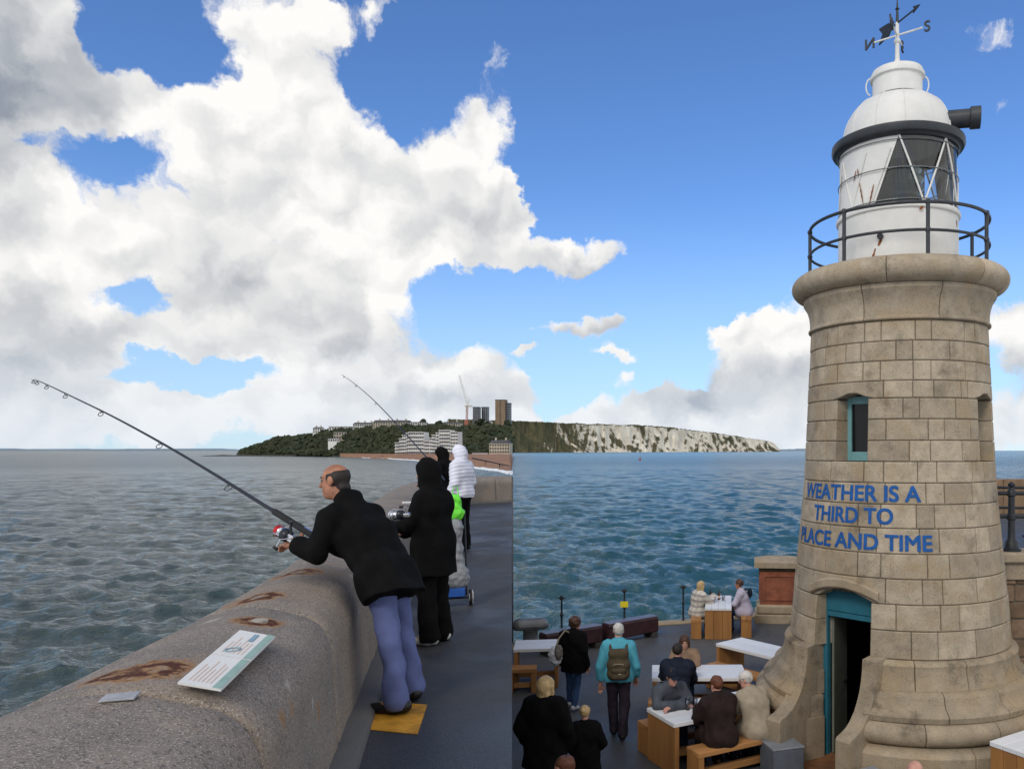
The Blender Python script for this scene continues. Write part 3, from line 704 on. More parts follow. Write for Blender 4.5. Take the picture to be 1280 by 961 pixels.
stepped('apartment_block', 'tall white honeycomb-fronted seafront flats stepping up to the right', [(537, 540, 547), (540, 545, 543.5), (545, 549, 540.5), (549, 563, 537.5), (563, 572.5, 539.5)], 568.5, 778, 4.3, 3.1)
# tower crane
cr = empty('tower_crane', at(583, 531, 1020), 0, 'red and white tower crane with raised jib beside grey tower blocks', 'crane')
sx = 1020 / F
def cpt(px, py): return ((px - 583) * sx, 0, (531 - py) * sx)
def lattice(p, q, wd, m, nm):
    mb = MB(); p, q = Vector(p), Vector(q); d = q - p; n = max(3, int(d.length / (wd * 1.6))); s = Vector((d.z, 0, -d.x)).normalized() * wd / 2; y = Vector((0, wd / 2, 0))
    for a in (s + y, s - y, -s + y, -s - y): mb.tube([p + a, q + a], wd * .13, 4)
    for i in range(n):
        a = p + d * i / n; c = p + d * (i + 1) / n; sg = 1 if i % 2 else -1
        mb.tube([a + s * sg + y, c - s * sg + y], wd * .09, 4); mb.tube([a + s * sg - y, c - s * sg - y], wd * .09, 4)
    return mb.build(nm, M[m], cr)
lattice(cpt(583.2, 533), cpt(584, 507), 1.9, 'crane_red', 'mast'); lattice(cpt(584.5, 507), cpt(574, 469), 1.5, 'build_white', 'jib'); lattice(cpt(584, 507), cpt(586.5, 499), 1.3, 'build_white', 'apex')
MB().box(cpt(585.5, 507.5), (9, 2.5, 1.6)).build('counter_jib', M['build_cream'], cr); MB().box(cpt(583, 528), (4.5, 3, 6)).build('base_frame', M['crane_red'], cr)
# a few separate trees standing against the towers
def far_tree(px, ytop, ybot, wpx, Y, label):
    z0 = EYE + (PY - ybot) / F * Y; h = (ybot - ytop) / F * Y; e = empty('tree', ((px - PX) / F * Y, Y, z0), 0, label, 'tree', 'trees by the tower blocks')
    MB().tube([(0, 0, -3), (.2, 0, h * .4), (0, 0, h * .8)], [.6, .45, .15], 6).build('trunk', M['rock'], e)
    VV = []; FF = []; off = 0; rg = np.random.RandomState(int(px))
    for i in range(60):
        a = rg.uniform(0, 6.28); rr = wpx / F * Y / 2 * math.sqrt(rg.uniform(0, 1)); zz = h * rg.uniform(.25, .98); rr *= math.sin(math.pi * min(.95, zz / h * .8 + .1)); r = rg.uniform(.8, 1.9)
        VV.append(IV * (1 + .35 * rg.normal(0, 1, len(IV)).clip(-1.3, 1.3)[:, None]) * r + np.array([rr * math.cos(a), rr * math.sin(a), zz])); FF.append(IFc + off); off += len(IV)
    link('crown', fast_mesh('crown', np.concatenate(VV), np.concatenate(FF), M['crown_leaf'], False), e)
far_tree(602, 524, 536, 20, 955, 'broad dark tree in front of the slim grey towers'); far_tree(549, 526.5, 537, 9, 915, 'rounded dark tree between the clifftop hotels')
far_tree(529, 525, 534, 8, 935, 'small dark tree rising over the clifftop row'); far_tree(634, 526, 538, 9, 940, 'dark tree at the foot of the tall brown tower')
# ------------------------------------------------------------------ the lighthouse
LX, LY = 3.52, 12.5
lh = empty('lighthouse', (LX, LY, TZ), 0, 'granite lighthouse with white lantern, iron gallery rail and blue painted lettering', 'lighthouse')
CF = Vector((-LX, -LY, 0)).normalized(); RT = Vector((-CF.y, CF.x, 0)); 
if RT.x < 0: RT = -RT
def ld(a): return CF * math.cos(a) + RT * math.sin(a)          # a: radians, 0 faces the camera, + to the right
def lp(a, r, z): v = ld(a) * r; return Vector((v.x, v.y, z))
def ldeg(px, z, r): return math.degrees(math.asin(max(-1, min(1, (px - 1126) / (80.0 * r)))))
CZ = [1.65, 2.03, 2.385, 2.73, 3.07, 3.42, 3.75, 4.047, 4.345, 4.64, 4.94, 5.235, 5.48, 5.76, 6.04, 6.33]
def TR(z): return float(np.interp(z, [1.65, 2.4, 2.8, 3.98, 6.35], [1.655, 1.595, 1.55, 1.44, 1.325]))
DOOR_C, DOOR_H = -29.0, 16.2          # centre and half angle (deg) of the doorway
WIN = [(-27.3, 10.4), (64.0, 10.4)]   # windows
rngb = random.Random(5)
def block(a0, a1, z0, z1, zb=None, zt=None, proud=0.0, depth=.34, m='granite_tower', bev=.013, gap=.0045):
    """one granite block of the shaft; angles in degrees; zb(a) / zt(a) bend its lower / upper edge"""
    A0, A1 = R(a0), R(a1); rm = TR((z0 + z1) / 2); g = gap / rm; e = bev / rm
    n = max(2, int((a1 - a0) / 5)); aa = [A0 + g, A0 + g + e] + [A0 + (A1 - A0) * k / n for k in range(1, n)] + [A1 - g - e, A1 - g]
    j = rngb.uniform(-.004, .004) + proud; V = []; rows = 4
    for a in aa:
        lo = (zb(math.degrees(a)) if zb else z0) + gap; hi = (zt(math.degrees(a)) if zt else z1) - gap
        edge = a in (aa[0], aa[-1])
        for k, z in enumerate((lo, lo + bev, hi - bev, hi)):
            r = TR(z) + (j - (bev * .8 if edge or k in (0, 3) else 0)); V.append(lp(a, r, z))
        V.append(lp(a, TR(z1) - depth, hi)); V.append(lp(a, TR(z1) - depth, lo))
    q = 6; f = []
    for i in range(len(aa) - 1):
        for k in range(q): f.append((i * q + k, (i + 1) * q + k, (i + 1) * q + (k + 1) % q, i * q + (k + 1) % q))
    f += [tuple(range(q - 1, -1, -1)), tuple(range((len(aa) - 1) * q, len(aa) * q))]
    me = mesh('block', V, f, M[m]); bm = bmesh.new(); bm.from_mesh(me); bmesh.ops.recalc_face_normals(bm, faces=bm.faces); bm.to_mesh(me); bm.free()
    return me
back_v = MB()
def joints(ci, z0, z1):
    """joint angles of a course, with the edges of the openings as fixed joints"""
    holes = []
    if z0 < 2.38: holes.append((DOOR_C - DOOR_H, DOOR_C + DOOR_H))
    for c, h in WIN:
        if 4.34 <= z0 < 5.2: holes.append((c - h, c + h))
    holes.sort(); cuts = []; a = -180.0
    spans = []; prev = -180 + (ci % 2) * 7
    for h in holes: spans.append((prev, h[0])); prev = h[1]
    spans.append((prev, 180 + (ci % 2) * 7))
    rg = random.Random(ci * 17 + 3); long_ = ci % 2
    for s, t in spans:
        a = s
        while a < t - 1e-6:
            L = (21 if long_ else 11) * rg.uniform(.85, 1.15); long_ = not long_
            if t - (a + L) < 7: L = t - a
            yield a, min(t, a + L); a += L
arch_w = lambda c, h, z, rise: (lambda a: z + rise * max(0, 1 - ((a - c) / h) ** 2) if abs(a - c) < h else z)
for ci, (z0, z1) in enumerate(zip(CZ[:-1], CZ[1:])):
    segs = list(joints(ci, z0, z1)); heads = []
    if abs(z0 - 5.235) < .01: heads = [(c, h, 5.235, .085) for c, h in WIN]
    if abs(z0 - 2.385) < .01: heads = [(DOOR_C, DOOR_H, 2.385, .15)]
    if heads:
        for c, h, z, rise in heads:
            lo, hi = c - h - (9 if z > 3 else 5), c + h + (9 if z > 3 else 7)
            segs = [(min(a, lo), min(bb, lo)) if a < lo else (max(a, hi), max(bb, hi)) for a, bb in segs] if False else [s for a, bb in segs for s in ([(a, min(bb, lo))] if a < lo and min(bb, lo) - a > 3 else []) + ([(max(a, hi), bb)] if bb > hi and bb - max(a, hi) > 3 else [])]
            link('lintel', block(lo, hi, z0, z1, zb=arch_w(c, h, z, rise)), lh)
    for a, bb in segs:
        mid = (a + bb) / 2
        if mid < -112 or mid > 112: me = block(a, bb, z0, z1); o = len(back_v.v); back_v.add([v.co for v in me.vertices], [tuple(p.vertices) for p in me.polygons])
        else: link('block', block(a, bb, z0, z1), lh)
bk = back_v.build('rear_masonry', M['granite_tower'], lh); bk['kind'] = 'stuff'
# mortar core behind the joints, open at the door and the windows
V = []; f = []; na = 180; zs = sorted(set([0.0, .6, 1.2] + CZ + [2.50, 5.30])); 
for z in zs:
    for k in range(na): V.append(lp(R(-180 + 2 * k), TR(max(z, 1.65)) - .025, z))
for i in range(len(zs) - 1):
    for k in range(na):
        a = -179 + 2 * k; z = (zs[i] + zs[i + 1]) / 2
        if abs(a - DOOR_C) < DOOR_H + 1 and z < 2.45: continue
        if any(abs(a - c) < h + 1 and 4.345 < z < 5.27 for c, h in WIN): continue
        f.append((i * na + k, i * na + (k + 1) % na, (i + 1) * na + (k + 1) % na, (i + 1) * na + k))
link('mortar_core', mesh('mortar_core', V, f, M['mortar'], True), lh)
# lining of the room inside, floor and ceiling; unlit darkness put into its colour
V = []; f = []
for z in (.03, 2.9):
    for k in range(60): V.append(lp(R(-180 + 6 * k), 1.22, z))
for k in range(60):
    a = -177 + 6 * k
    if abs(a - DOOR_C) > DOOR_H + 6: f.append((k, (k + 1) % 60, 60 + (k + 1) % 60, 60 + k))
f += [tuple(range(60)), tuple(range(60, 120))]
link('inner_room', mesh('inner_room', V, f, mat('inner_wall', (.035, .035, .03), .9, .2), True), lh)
V = []; f = []
for z in (3.0, 6.3):
    for k in range(60): V.append(lp(R(-180 + 6 * k), 1.02, z))
f = [(k, (k + 1) % 60, 60 + (k + 1) % 60, 60 + k) for k in range(60)] + [tuple(range(60, 120))]
link('upper_room', mesh('upper_room', V, f, M['dark_void'], True), lh)
# moulded rings: profile lofted over an arc, cut into stones
def ring(name, prof, r_in, segs, m='granite_base', gap=.005, bev=.012):
    for a0, a1 in segs:
        A0, A1 = R(a0), R(a1); rm = prof[len(prof) // 2][0]; g = gap / rm; e = bev / rm; n = max(3, int((a1 - a0) / 4))
        aa = [A0 + g, A0 + g + e] + [A0 + (A1 - A0) * k / n for k in range(1, n)] + [A1 - g - e, A1 - g]; V = []
        pr = [(r_in, prof[0][1])] + prof + [(r_in, prof[-1][1])]; np_ = len(pr)
        for a in aa:
            sh = bev * .8 if a in (aa[0], aa[-1]) else 0
            for k, (r, z) in enumerate(pr): V.append(lp(a, r - (sh if 0 < k < np_ - 1 else 0), z))
        f = [(i * np_ + k, (i + 1) * np_ + k, (i + 1) * np_ + (k + 1) % np_, i * np_ + (k + 1) % np_) for i in range(len(aa) - 1) for k in range(np_)]
        f += [tuple(range(np_ - 1, -1, -1)), tuple(range((len(aa) - 1) * np_, len(aa) * np_))]
        me = mesh(name, V, f, M[m], True); bm = bmesh.new(); bm.from_mesh(me); bmesh.ops.recalc_face_normals(bm, faces=bm.faces)
        for ed in bm.edges:
            if len(ed.link_faces) == 2 and ed.calc_face_angle(0) > .55: ed.smooth = False
        bm.to_mesh(me); bm.free(); link(name, me, lh)
def arcs(start, step, hole=None, total=360):
    out = []; a = start
    while a < start + total - 1e-6: out.append((a, min(a + step, start + total))); a += step
    return out
D0, D1 = DOOR_C - 25.5, DOOR_C + 25.5
def base_arcs(h0, h1, step, ph): # from the right cheek of the door round to the left cheek
    tot = 360 - (h1 - h0); out = [(h1, h1 + ph)]; a = h1 + ph
    while a < h1 + tot - 1e-6: out.append((a, min(a + step, h1 + tot))); a += step
    return out
ring('base_course', [(1.80, 1.27), (1.765, 1.40), (1.735, 1.52), (1.745, 1.585), (1.73, 1.61), (1.66, 1.645)], 1.40, base_arcs(DOOR_C - 19, DOOR_C + 19, 24, 17.5))
ring('base_course', [(2.07, .93), (2.08, 1.0), (2.05, 1.035), (1.97, 1.075), (1.93, 1.13), (1.91, 1.20), (1.90, 1.225), (1.87, 1.25), (1.82, 1.268)], 1.45, base_arcs(DOOR_C - 16.5, DOOR_C + 16.5, 26, 31))
tor = [(2.03 + .17 * math.cos(t), .775 + .148 * math.sin(t)) for t in [(-math.pi / 2) + k * math.pi / 10 for k in range(11)]]
ring('base_torus', tor, 1.5, base_arcs(DOOR_C - 15, DOOR_C + 15, 27, 23.5))
ring('plinth', [(2.24, -.02), (2.24, .53), (2.22, .56), (2.12, .62)], 1.5, base_arcs(DOOR_C - 14, DOOR_C + 14, 25, 41))
ring('frieze', [(1.40, 6.335), (1.43, 6.35), (1.43, 6.375), (1.405, 6.40), (1.405, 6.50), (1.42, 6.60), (1.45, 6.69), (1.50, 6.765), (1.51, 6.78), (1.51, 6.84)], 1.1, arcs(-200, 45), 'granite_tower')
gt = [(1.47 + .235 * math.cos(t), 7.035 + .19 * math.sin(t)) for t in [(-math.pi / 2) + k * math.pi / 12 for k in range(13)]]
ring('gallery_torus', gt, .8, arcs(-211, 51.43), 'granite_tower')
# door surround: arch hood, cheeks, frame and leaf
ddir = ld(R(DOOR_C)); dt = ld(R(DOOR_C + 90))
def dp(r, t, z): v = ddir * r + dt * t; return Vector((v.x, v.y, z))
V = []; f = []; n = 16
for k in range(n + 1):
    a = DOOR_C + (k / n * 2 - 1) * (DOOR_H + 4); z = arch_w(DOOR_C, DOOR_H + 4.5, 2.385, .16)(a); rr = TR(2.5)
    for r, dz in ((rr - .1, .0), (rr + .055, .0), (rr + .07, .02), (rr + .07, .115), (rr + .05, .14), (rr - .1, .14)): V.append(lp(R(a), r, z + dz + .012))
f = [(i * 6 + k, (i + 1) * 6 + k, (i + 1) * 6 + (k + 1) % 6, i * 6 + (k + 1) % 6) for i in range(n) for k in range(6)] + [(5, 4, 3, 2, 1, 0), tuple(range(n * 6, n * 6 + 6))]
o = MB().add(V, f).build('door_hood', M['granite_base'], lh)
hw = 1.62 * math.sin(R(DOOR_H))            # half width of the doorway
for s in (-1, 1):
    pr = [(1.30, -.02), (2.42, -.02), (2.42, .72), (2.39, .755)] + [(1.76 + .62 * (1 - math.sin(t)), .77 + .88 * (1 - math.cos(t))) for t in [k * math.pi / 2 / 9 for k in range(1, 10)]] + [(1.60, 1.665), (1.30, 1.665)]
    t0 = s * (hw - .002); MB().prism([dp(r, t0, z) for r, z in pr], dt * (s * .225)).build('door_cheek', M['granite_base'], lh)
fr = MB()
for s in (-1, 1): fr.prism([dp(1.36, s * hw * .995, .0), dp(1.28, s * hw * .995, .0), dp(1.28, s * (hw - .075), .0), dp(1.36, s * (hw - .075), .0)], (0, 0, 2.50))
fo = fr.build('door_frame', M['teal_paint'], lh)
MB().prism([dp(1.30, -hw + .07, 2.16), dp(1.355, -hw + .07, 2.16), dp(1.355, hw - .07, 2.16), dp(1.30, hw - .07, 2.16)], (0, 0, .40)).build('fanlight_panel', M['teal_paint'], lh)
MB().prism([dp(1.29, -hw + .07, 2.08), dp(1.375, -hw + .07, 2.08), dp(1.375, hw - .07, 2.08), dp(1.29, hw - .07, 2.08)], (0, 0, .07)).build('transom', M['teal_paint'], lh)
dl = MB().prism([dp(1.27, -hw + .09, .04), dp(1.27, -hw + .13, .04), dp(.72, -hw + .0, .04), dp(.72, -hw - .04, .04)], (0, 0, 2.0)).build('door_leaf', mat('door_pale', (.16, .17, .135), .6, .15, 4), lh)
MB().tube([dp(.78, -hw + .04, 1.02), dp(.90, -hw + .06, 1.02)], .014, 8).build('door_handle', M['iron'], dl)
MB().prism([dp(1.0, -hw + .01, .006), dp(2.6, -hw + .01, .006), dp(2.6, hw - .01, .006), dp(1.0, hw - .01, .006)], (0, 0, .02)).build('threshold', mat('rust_floor', (.20, .085, .035), .85, .4, 6, .003, 40, dirt=.6), lh)
# windows of the shaft
for c, h in WIN:
    d = ld(R(c)); t = ld(R(c + 90)); rr = 1.07; hw2 = 1.12 * math.sin(R(h)) + .015
    P_ = lambda r, s, z: Vector(((d * r + t * s).x, (d * r + t * s).y, z))
    w_ = MB(); zb, zt2 = 4.352, 5.30
    for s in (-1, 1): w_.prism([P_(rr, s * hw2, zb), P_(rr + .06, s * hw2, zb), P_(rr + .06, s * (hw2 - .07), zb), P_(rr, s * (hw2 - .07), zb)], (0, 0, zt2 - zb))
    for z, hh in ((zb, .13), (zt2 - .12, .11)): w_.prism([P_(rr + .002, -hw2 + .07, z), P_(rr + .055, -hw2 + .07, z), P_(rr + .055, hw2 - .07, z), P_(rr + .002, hw2 - .07, z)], (0, 0, hh))
    wo_ = w_.build('window', M['teal_pale'], lh)
    MB().prism([P_(rr + .02, -hw2 + .06, zb + .1), P_(rr + .03, -hw2 + .06, zb + .1), P_(rr + .03, hw2 - .06, zb + .1), P_(rr + .02, hw2 - .06, zb + .1)], (0, 0, zt2 - zb - .2)).build('pane', M['pane_dark'], wo_)
# lettering painted on the shaft
def text_mesh(s, size, extr=0.0, bold=.0):
    cu = bpy.data.curves.new('t', 'FONT'); cu.body = s; cu.size = size; cu.offset = bold; cu.extrude = extr; cu.align_x = 'LEFT'; cu.resolution_u = 6
    o = bpy.data.objects.new('t', cu); col.objects.link(o); dg = bpy.context.evaluated_depsgraph_get(); me = bpy.data.meshes.new_from_object(o.evaluated_get(dg)); bpy.data.objects.remove(o); bpy.data.curves.remove(cu); return me
def paint_line(s, a0, a1, zc, hgt):
    me = text_mesh(s, 1.0, 0, .0); bm = bmesh.new(); bm.from_mesh(me); bmesh.ops.remove_doubles(bm, verts=bm.verts, dist=1e-5)
    for _ in range(2):
        long_ = [e for e in bm.edges if e.calc_length() > .12]
        if long_: bmesh.ops.subdivide_edges(bm, edges=long_, cuts=2)
    bmesh.ops.triangulate(bm, faces=bm.faces); V0 = [v.co.copy() for v in bm.verts]; F0 = [[v.index for v in f.verts] for f in bm.faces]; bm.free()
    xs = [v.x for v in V0]; ys_ = [v.y for v in V0]; x0, x1, y0, y1 = min(xs), max(xs), min(ys_), max(ys_); V = []; Fc = []
    for n_, (ox, oy) in enumerate(((0, 0), (.03, 0), (-.03, 0), (0, .022), (0, -.022), (.024, .018), (-.024, -.018), (.024, -.018), (-.024, .018))):   # brush passes that make the strokes bold
        o = len(V)
        for v in V0:
            a = R(a0 + (a1 - a0) * (v.x + ox - x0) / (x1 - x0)); z = zc + (v.y + oy - (y0 + y1) / 2) / (y1 - y0) * hgt; V.append(lp(a, TR(z) + .006 + .0004 * n_, z))
        Fc += [[i + o for i in f] for f in F0]
    return link('lettering', mesh('lettering', V, Fc, M['sign_blue']), lh)
paint_line('WEATHER IS A', -66.5, 12.2, 3.90, .215)
paint_line('THIRD TO', -53.5, -2.4, 3.585, .215)
paint_line('PLACE AND TIME', -69.5, 17.6, 3.225, .215)
# gallery floor, murette, lantern, roof
MB().lathe([(1.52, 7.19), (1.50, 7.215), (.0, 7.215)], 48).build('gallery_floor', M['granite_tower'], lh)
mu = MB().lathe([(.945, 7.2), (.945, 8.02), (.975, 8.04), (.985, 8.075), (.97, 8.11), (.93, 8.125)], 64, close=False).build('murette', M['white_paint'], lh)
for a in (-58, 33, 80): MB().prism([lp(R(a) - .012, .944, 7.22), lp(R(a) + .012, .944, 7.22), lp(R(a) + .012, .950, 7.22), lp(R(a) - .012, .950, 7.22)], (0, 0, .79)).build('panel_strip', M['white_paint'], mu)
MB().tube([lp(R(-15), .90, 7.63), lp(R(-15), 1.0, 7.63)], .045, 12).build('drain_pipe', M['iron'], mu)
def streak(a0, z0, a1, z1, wd, r, parent):
    """rust run on the curved paint, a thin flake of rust"""
    V = []; f = []; n = 8
    for k in range(n + 1):
        t = k / n; a = R(a0 + (a1 - a0) * t); z = z0 + (z1 - z0) * t; ww = wd * (.35 + .65 * math.sin(math.pi * (t * .9 + .06))) * (1 + .3 * math.sin(k * 2.7)) / r
        V += [lp(a - ww / 2, r, z), lp(a + ww / 2, r, z)]
    f = [(2 * k, 2 * k + 1, 2 * k + 3, 2 * k + 2) for k in range(n)]
    MB().add(V, f).build('rust_streak', M['rust'], parent)
streak(-14.5, 7.60, -17, 7.50, .05, .9475, mu); streak(-20, 7.47, -25, 7.22, .035, .9475, mu); streak(71, 7.95, 72, 7.85, .05, .9475, mu); streak(70, 7.3, 70, 7.22, .06, .9475, mu); streak(22, 8.03, 20, 7.98, .06, .9795, mu)
LR = .925; LZ0, LZ1 = 8.12, 9.10
def aw(px, y, r=.925): return ldeg(px, 0, r)
# white sheet panels close the landward side; one slanted edge meets the glass
top_a, bot_a = 1.5, -21.5
V = []; f = []; n = 60; A_end = 196
for k in range(n + 1):
    for j, z in enumerate((LZ0, LZ1)):
        s = bot_a if j == 0 else top_a; a = s - (s + 150 - 0) * k / n if False else s + (-150 - s) * k / n; V.append(lp(R(a), LR, z))
f = [(2 * k, 2 * k + 1, 2 * k + 3, 2 * k + 2) for k in range(n)]
pan = link('lantern_panel', mesh('lantern_panel', V, f, M['white_paint'], True), lh)
V = []; n = 60
for k in range(n + 1):
    for j, z in enumerate((LZ0, LZ1)):
        s = bot_a if j == 0 else top_a; a = s + (150 - s) * k / n; V.append(lp(R(a), LR - .004, z))
# triangular panes between the slanting bars
PANES = [(-21.5, 1.5, 24.5, None)]
bars = [(1.5, 24.5), (50.5, 26.5), (50.5, 76), (104, 78), (104, 128), (150, 130)]
edges = [(-21.5, 1.5), (24.5, 1.5), (25.5, 50.5), (77, 50.5), (77, 104), (129, 104), (129, 150)]   # (bottom angle, top angle) of successive slants
for (b0, t0), (b1, t1) in zip(edges[:-1], edges[1:]):
    V = []; f = []; n = 10
    for k in range(n + 1):
        V += [lp(R(b0 + (b1 - b0) * k / n), LR - .006, LZ0), lp(R(t0 + (t1 - t0) * k / n), LR - .006, LZ1)]
    f = [(2 * k, 2 * k + 2, 2 * k + 3, 2 * k + 1) for k in range(n)]
    link('pane', mesh('pane', V, f, M['lantern_glass'], True), lh)
def slant(a0, z0, a1, z1, r, rad, m, nm, parent=lh, n=8): return MB().tube([lp(R(a0 + (a1 - a0) * k / n), r, z0 + (z1 - z0) * k / n) for k in range(n + 1)], rad, 6).build(nm, M[m], parent)
for b0, t0 in edges[1:]: slant(b0, LZ0, t0, LZ1, LR + .004, .016, 'white_paint', 'glazing_bar')
for b0, t0 in ((-47, -30), (-47, -65), (-88, -68), (-24, -6)): slant(b0, LZ0 + .02, t0, LZ1 - .18, LR + .003, .010, 'white_paint', 'panel_seam', pan)
for a0, z0, a1, z1 in ((-66.5, 8.75, -72, 8.50), (-72, 8.48, -80, 8.14), (-42, 8.70, -45, 8.55), (-45, 8.55, -51, 8.15) if False else (-40, 8.72, -38.5, 8.60), (-37.5, 8.5, -33, 8.16), (-22, 8.42, -26.5, 8.14), (-88, 8.45, -87, 8.14)): streak(a0, z0, a1, z1, .022, LR + .012, pan)
for z in (8.16, 8.62, 9.03): MB().tube([lp(R(6 * k), LR + .02, z) for k in range(61)], .008, 5, cap=False).build('guard_wire', M['steel_grey'], lh)
# fine guard mesh in front of the first pane
gm = MB()
for k in range(24):
    a = -21 + 45 * k / 23; zmax = LZ1 if True else 0
    lo = LZ0; hi = LZ0 + (LZ1 - LZ0) * (min(1, (a + 21.5) / 23) if a < 1.5 else min(1, (24.5 - a) / 23)); hi = max(hi, lo + .02)
    gm.tube([lp(R(a), LR - .02, lo), lp(R(a), LR - .02, hi)], .0022, 4)
for k in range(1, 26):
    z = LZ0 + (LZ1 - LZ0) * k / 26; s = k / 26; gm.tube([lp(R(-21.5 + 23 * s + (46 - 46 * s) * j / 6), LR - .02, z) for j in range(7)], .0022, 4)
gmo = gm.build('guard_mesh', M['iron'], lh); gmo['kind'] = 'stuff'
# the optic inside
op = MB().lathe([(.20, 8.15), (.30, 8.2), (.34, 8.3), (.30, 8.34), (.38, 8.40), (.34, 8.46), (.42, 8.55), (.38, 8.62), (.42, 8.69), (.34, 8.78), (.38, 8.84), (.30, 8.9), (.18, 9.0)], 32).build('optic', mat('optic_glass', (.05, .08, .075), .1, .3, 5, spec=.8), lh)
MB().lathe([(.6, 8.12), (.6, 8.18), (.0, 8.19)], 24).build('lantern_floor', M['dark_paint'], lh)
MB().lathe([(.90, 8.125), (.90, 9.1)], 40, close=False, a0=math.atan2(ld(R(150)).y, ld(R(150)).x), a1=math.atan2(ld(R(150)).y, ld(R(150)).x) + R(60)).build('inner_panel', M['white_paint'], lh)
gut = MB().lathe([(.90, 9.085), (.955, 9.09), (.98, 9.12), (1.03, 9.13), (1.055, 9.17), (1.05, 9.24), (1.0, 9.265), (.86, 9.27)], 64, close=False).build('gutter', M['dark_paint'], lh)
dome = [(.875, 9.262)] + [(.41 + .46 * math.cos(t), 9.28 + .66 * math.sin(t)) for t in [k * math.pi / 2 / 12 for k in range(13)]]
dm = MB().lathe(dome, 64, close=False).build('dome', M['white_paint'], lh)
for k in range(12):
    a = R(k * 30 + 8); MB().tube([lp(a, r + .002, z) for r, z in dome[1:]], .007, 5).build('rib', M['white_paint'], dm)
MB().lathe([(.40, 9.93), (.422, 9.935), (.422, 9.975), (.40, 9.98)], 48, close=False).build('collar', M['dark_paint'], lh)
vt = MB().lathe([(.395, 9.96), (.395, 10.27), (.43, 10.28), (.435, 10.33), (.415, 10.36), (.40, 10.40), (.25, 10.445), (.05, 10.46), (0, 10.46)], 48, close=False).build('ventilator', M['white_paint'], lh)
for s in (-1, 1): MB().tube([lp(R(90 * s + 10), .43 + .07 * math.sin(t), 10.19 + .13 * math.cos(t)) for t in [k * math.pi / 8 for k in range(9)]], .012, 6).build('lifting_handle', M['white_paint'], vt)
fh = MB().lathe([(.10, -.32), (.125, -.30), (.125, .16), (.15, .17), (.15, .30), (.13, .30), (.12, .12), (0, .12)], 24).build('fog_signal', M['dark_paint'], lh)
fh.location = lp(R(78), .93, 9.50); fh.rotation_euler = Vector((RT.x, RT.y, -.02)).to_track_quat('Z', 'Y').to_euler(); fh.scale = (1.1, 1.1, 1.1)
MB().tube([lp(R(78), .88, 9.24), lp(R(80), .93, 9.42)], .05, 8).build('bracket', M['dark_paint'], lh)
# weather vane
vane = MB().tube([(0, 0, 10.44), (0, 0, 10.62), (0, 0, 11.18)], [.085, .036, .026], 12).build('vane_pole', M['white_paint'], lh)
MB().lathe([(.045, 10.86), (.055, 10.88), (.045, 10.91)], 12).build('pole_collar', M['white_paint'], vane)
MB().tube([(0, 0, 11.17), (0, 0, 11.45), (0, 0, 11.62)], [.026, .014, .003], 8).build('spindle', M['iron'], vane); MB().lathe([(0, 11.36), (.035, 11.39), (0, 11.43)], 10).build('ball', M['iron'], vane)
ns = Vector((.69, -.50, 0)).normalized(); ew = Vector((-.29, -.56, 0)).normalized()
zc = 10.98
for d, l in ((ns, .40), (-ns, .38), (ew, .33), (-ew, .33)): MB().tube([Vector((0, 0, zc)), d * l + Vector((0, 0, zc))], .014, 8).build('vane_arm', M['white_paint'], vane)
def letter(ch, pos, xdir, size=.165):
    me = text_mesh(ch, 1.0, .04, .012); xs = [v.co.x for v in me.vertices]; ys_ = [v.co.y for v in me.vertices]; cx, cy = (min(xs) + max(xs)) / 2, (min(ys_) + max(ys_)) / 2; k = size / (max(ys_) - min(ys_)); nrm = xdir.cross(Vector((0, 0, 1)))
    for v in me.vertices: v.co = pos + xdir * (v.co.x - cx) * k + Vector((0, 0, 1)) * (v.co.y - cy) * k + nrm * v.co.z * k * 1.4
    me.materials.clear(); me.materials.append(M['dark_paint']); link('compass_letter', me, vane)
letter('S', ns * .47 + Vector((0, 0, zc)), ns); letter('N', -ns * .45 + Vector((0, 0, zc)), -ns); letter('W', ew * .40 + Vector((0, 0, zc)), ew); letter('E', -ew * .40 + Vector((0, 0, zc)), -ew)
ad = Vector((.36, -.94, 0)).normalized(); za = 11.17       # arrow of the vane
MB().tube([ad * -.30 + Vector((0, 0, za)), ad * .46 + Vector((0, 0, za))], .013, 8).build('arrow_shaft', M['iron'], vane)
MB().prism([ad * .40 + Vector((0, 0, za + .05)), ad * .56 + Vector((0, 0, za)), ad * .40 + Vector((0, 0, za - .05)), ad * .43 + Vector((0, 0, za))], ad.cross(Vector((0, 0, 1))) * .02).build('arrow_head', M['iron'], vane)
MB().prism([ad * -.10 + Vector((0, 0, za)), ad * -.20 + Vector((0, 0, za + .10)), ad * -.46 + Vector((0, 0, za + .13)), ad * -.36 + Vector((0, 0, za)), ad * -.46 + Vector((0, 0, za - .13)), ad * -.20 + Vector((0, 0, za - .10))], ad.cross(Vector((0, 0, 1))) * .02).build('arrow_tail', M['iron'], vane)
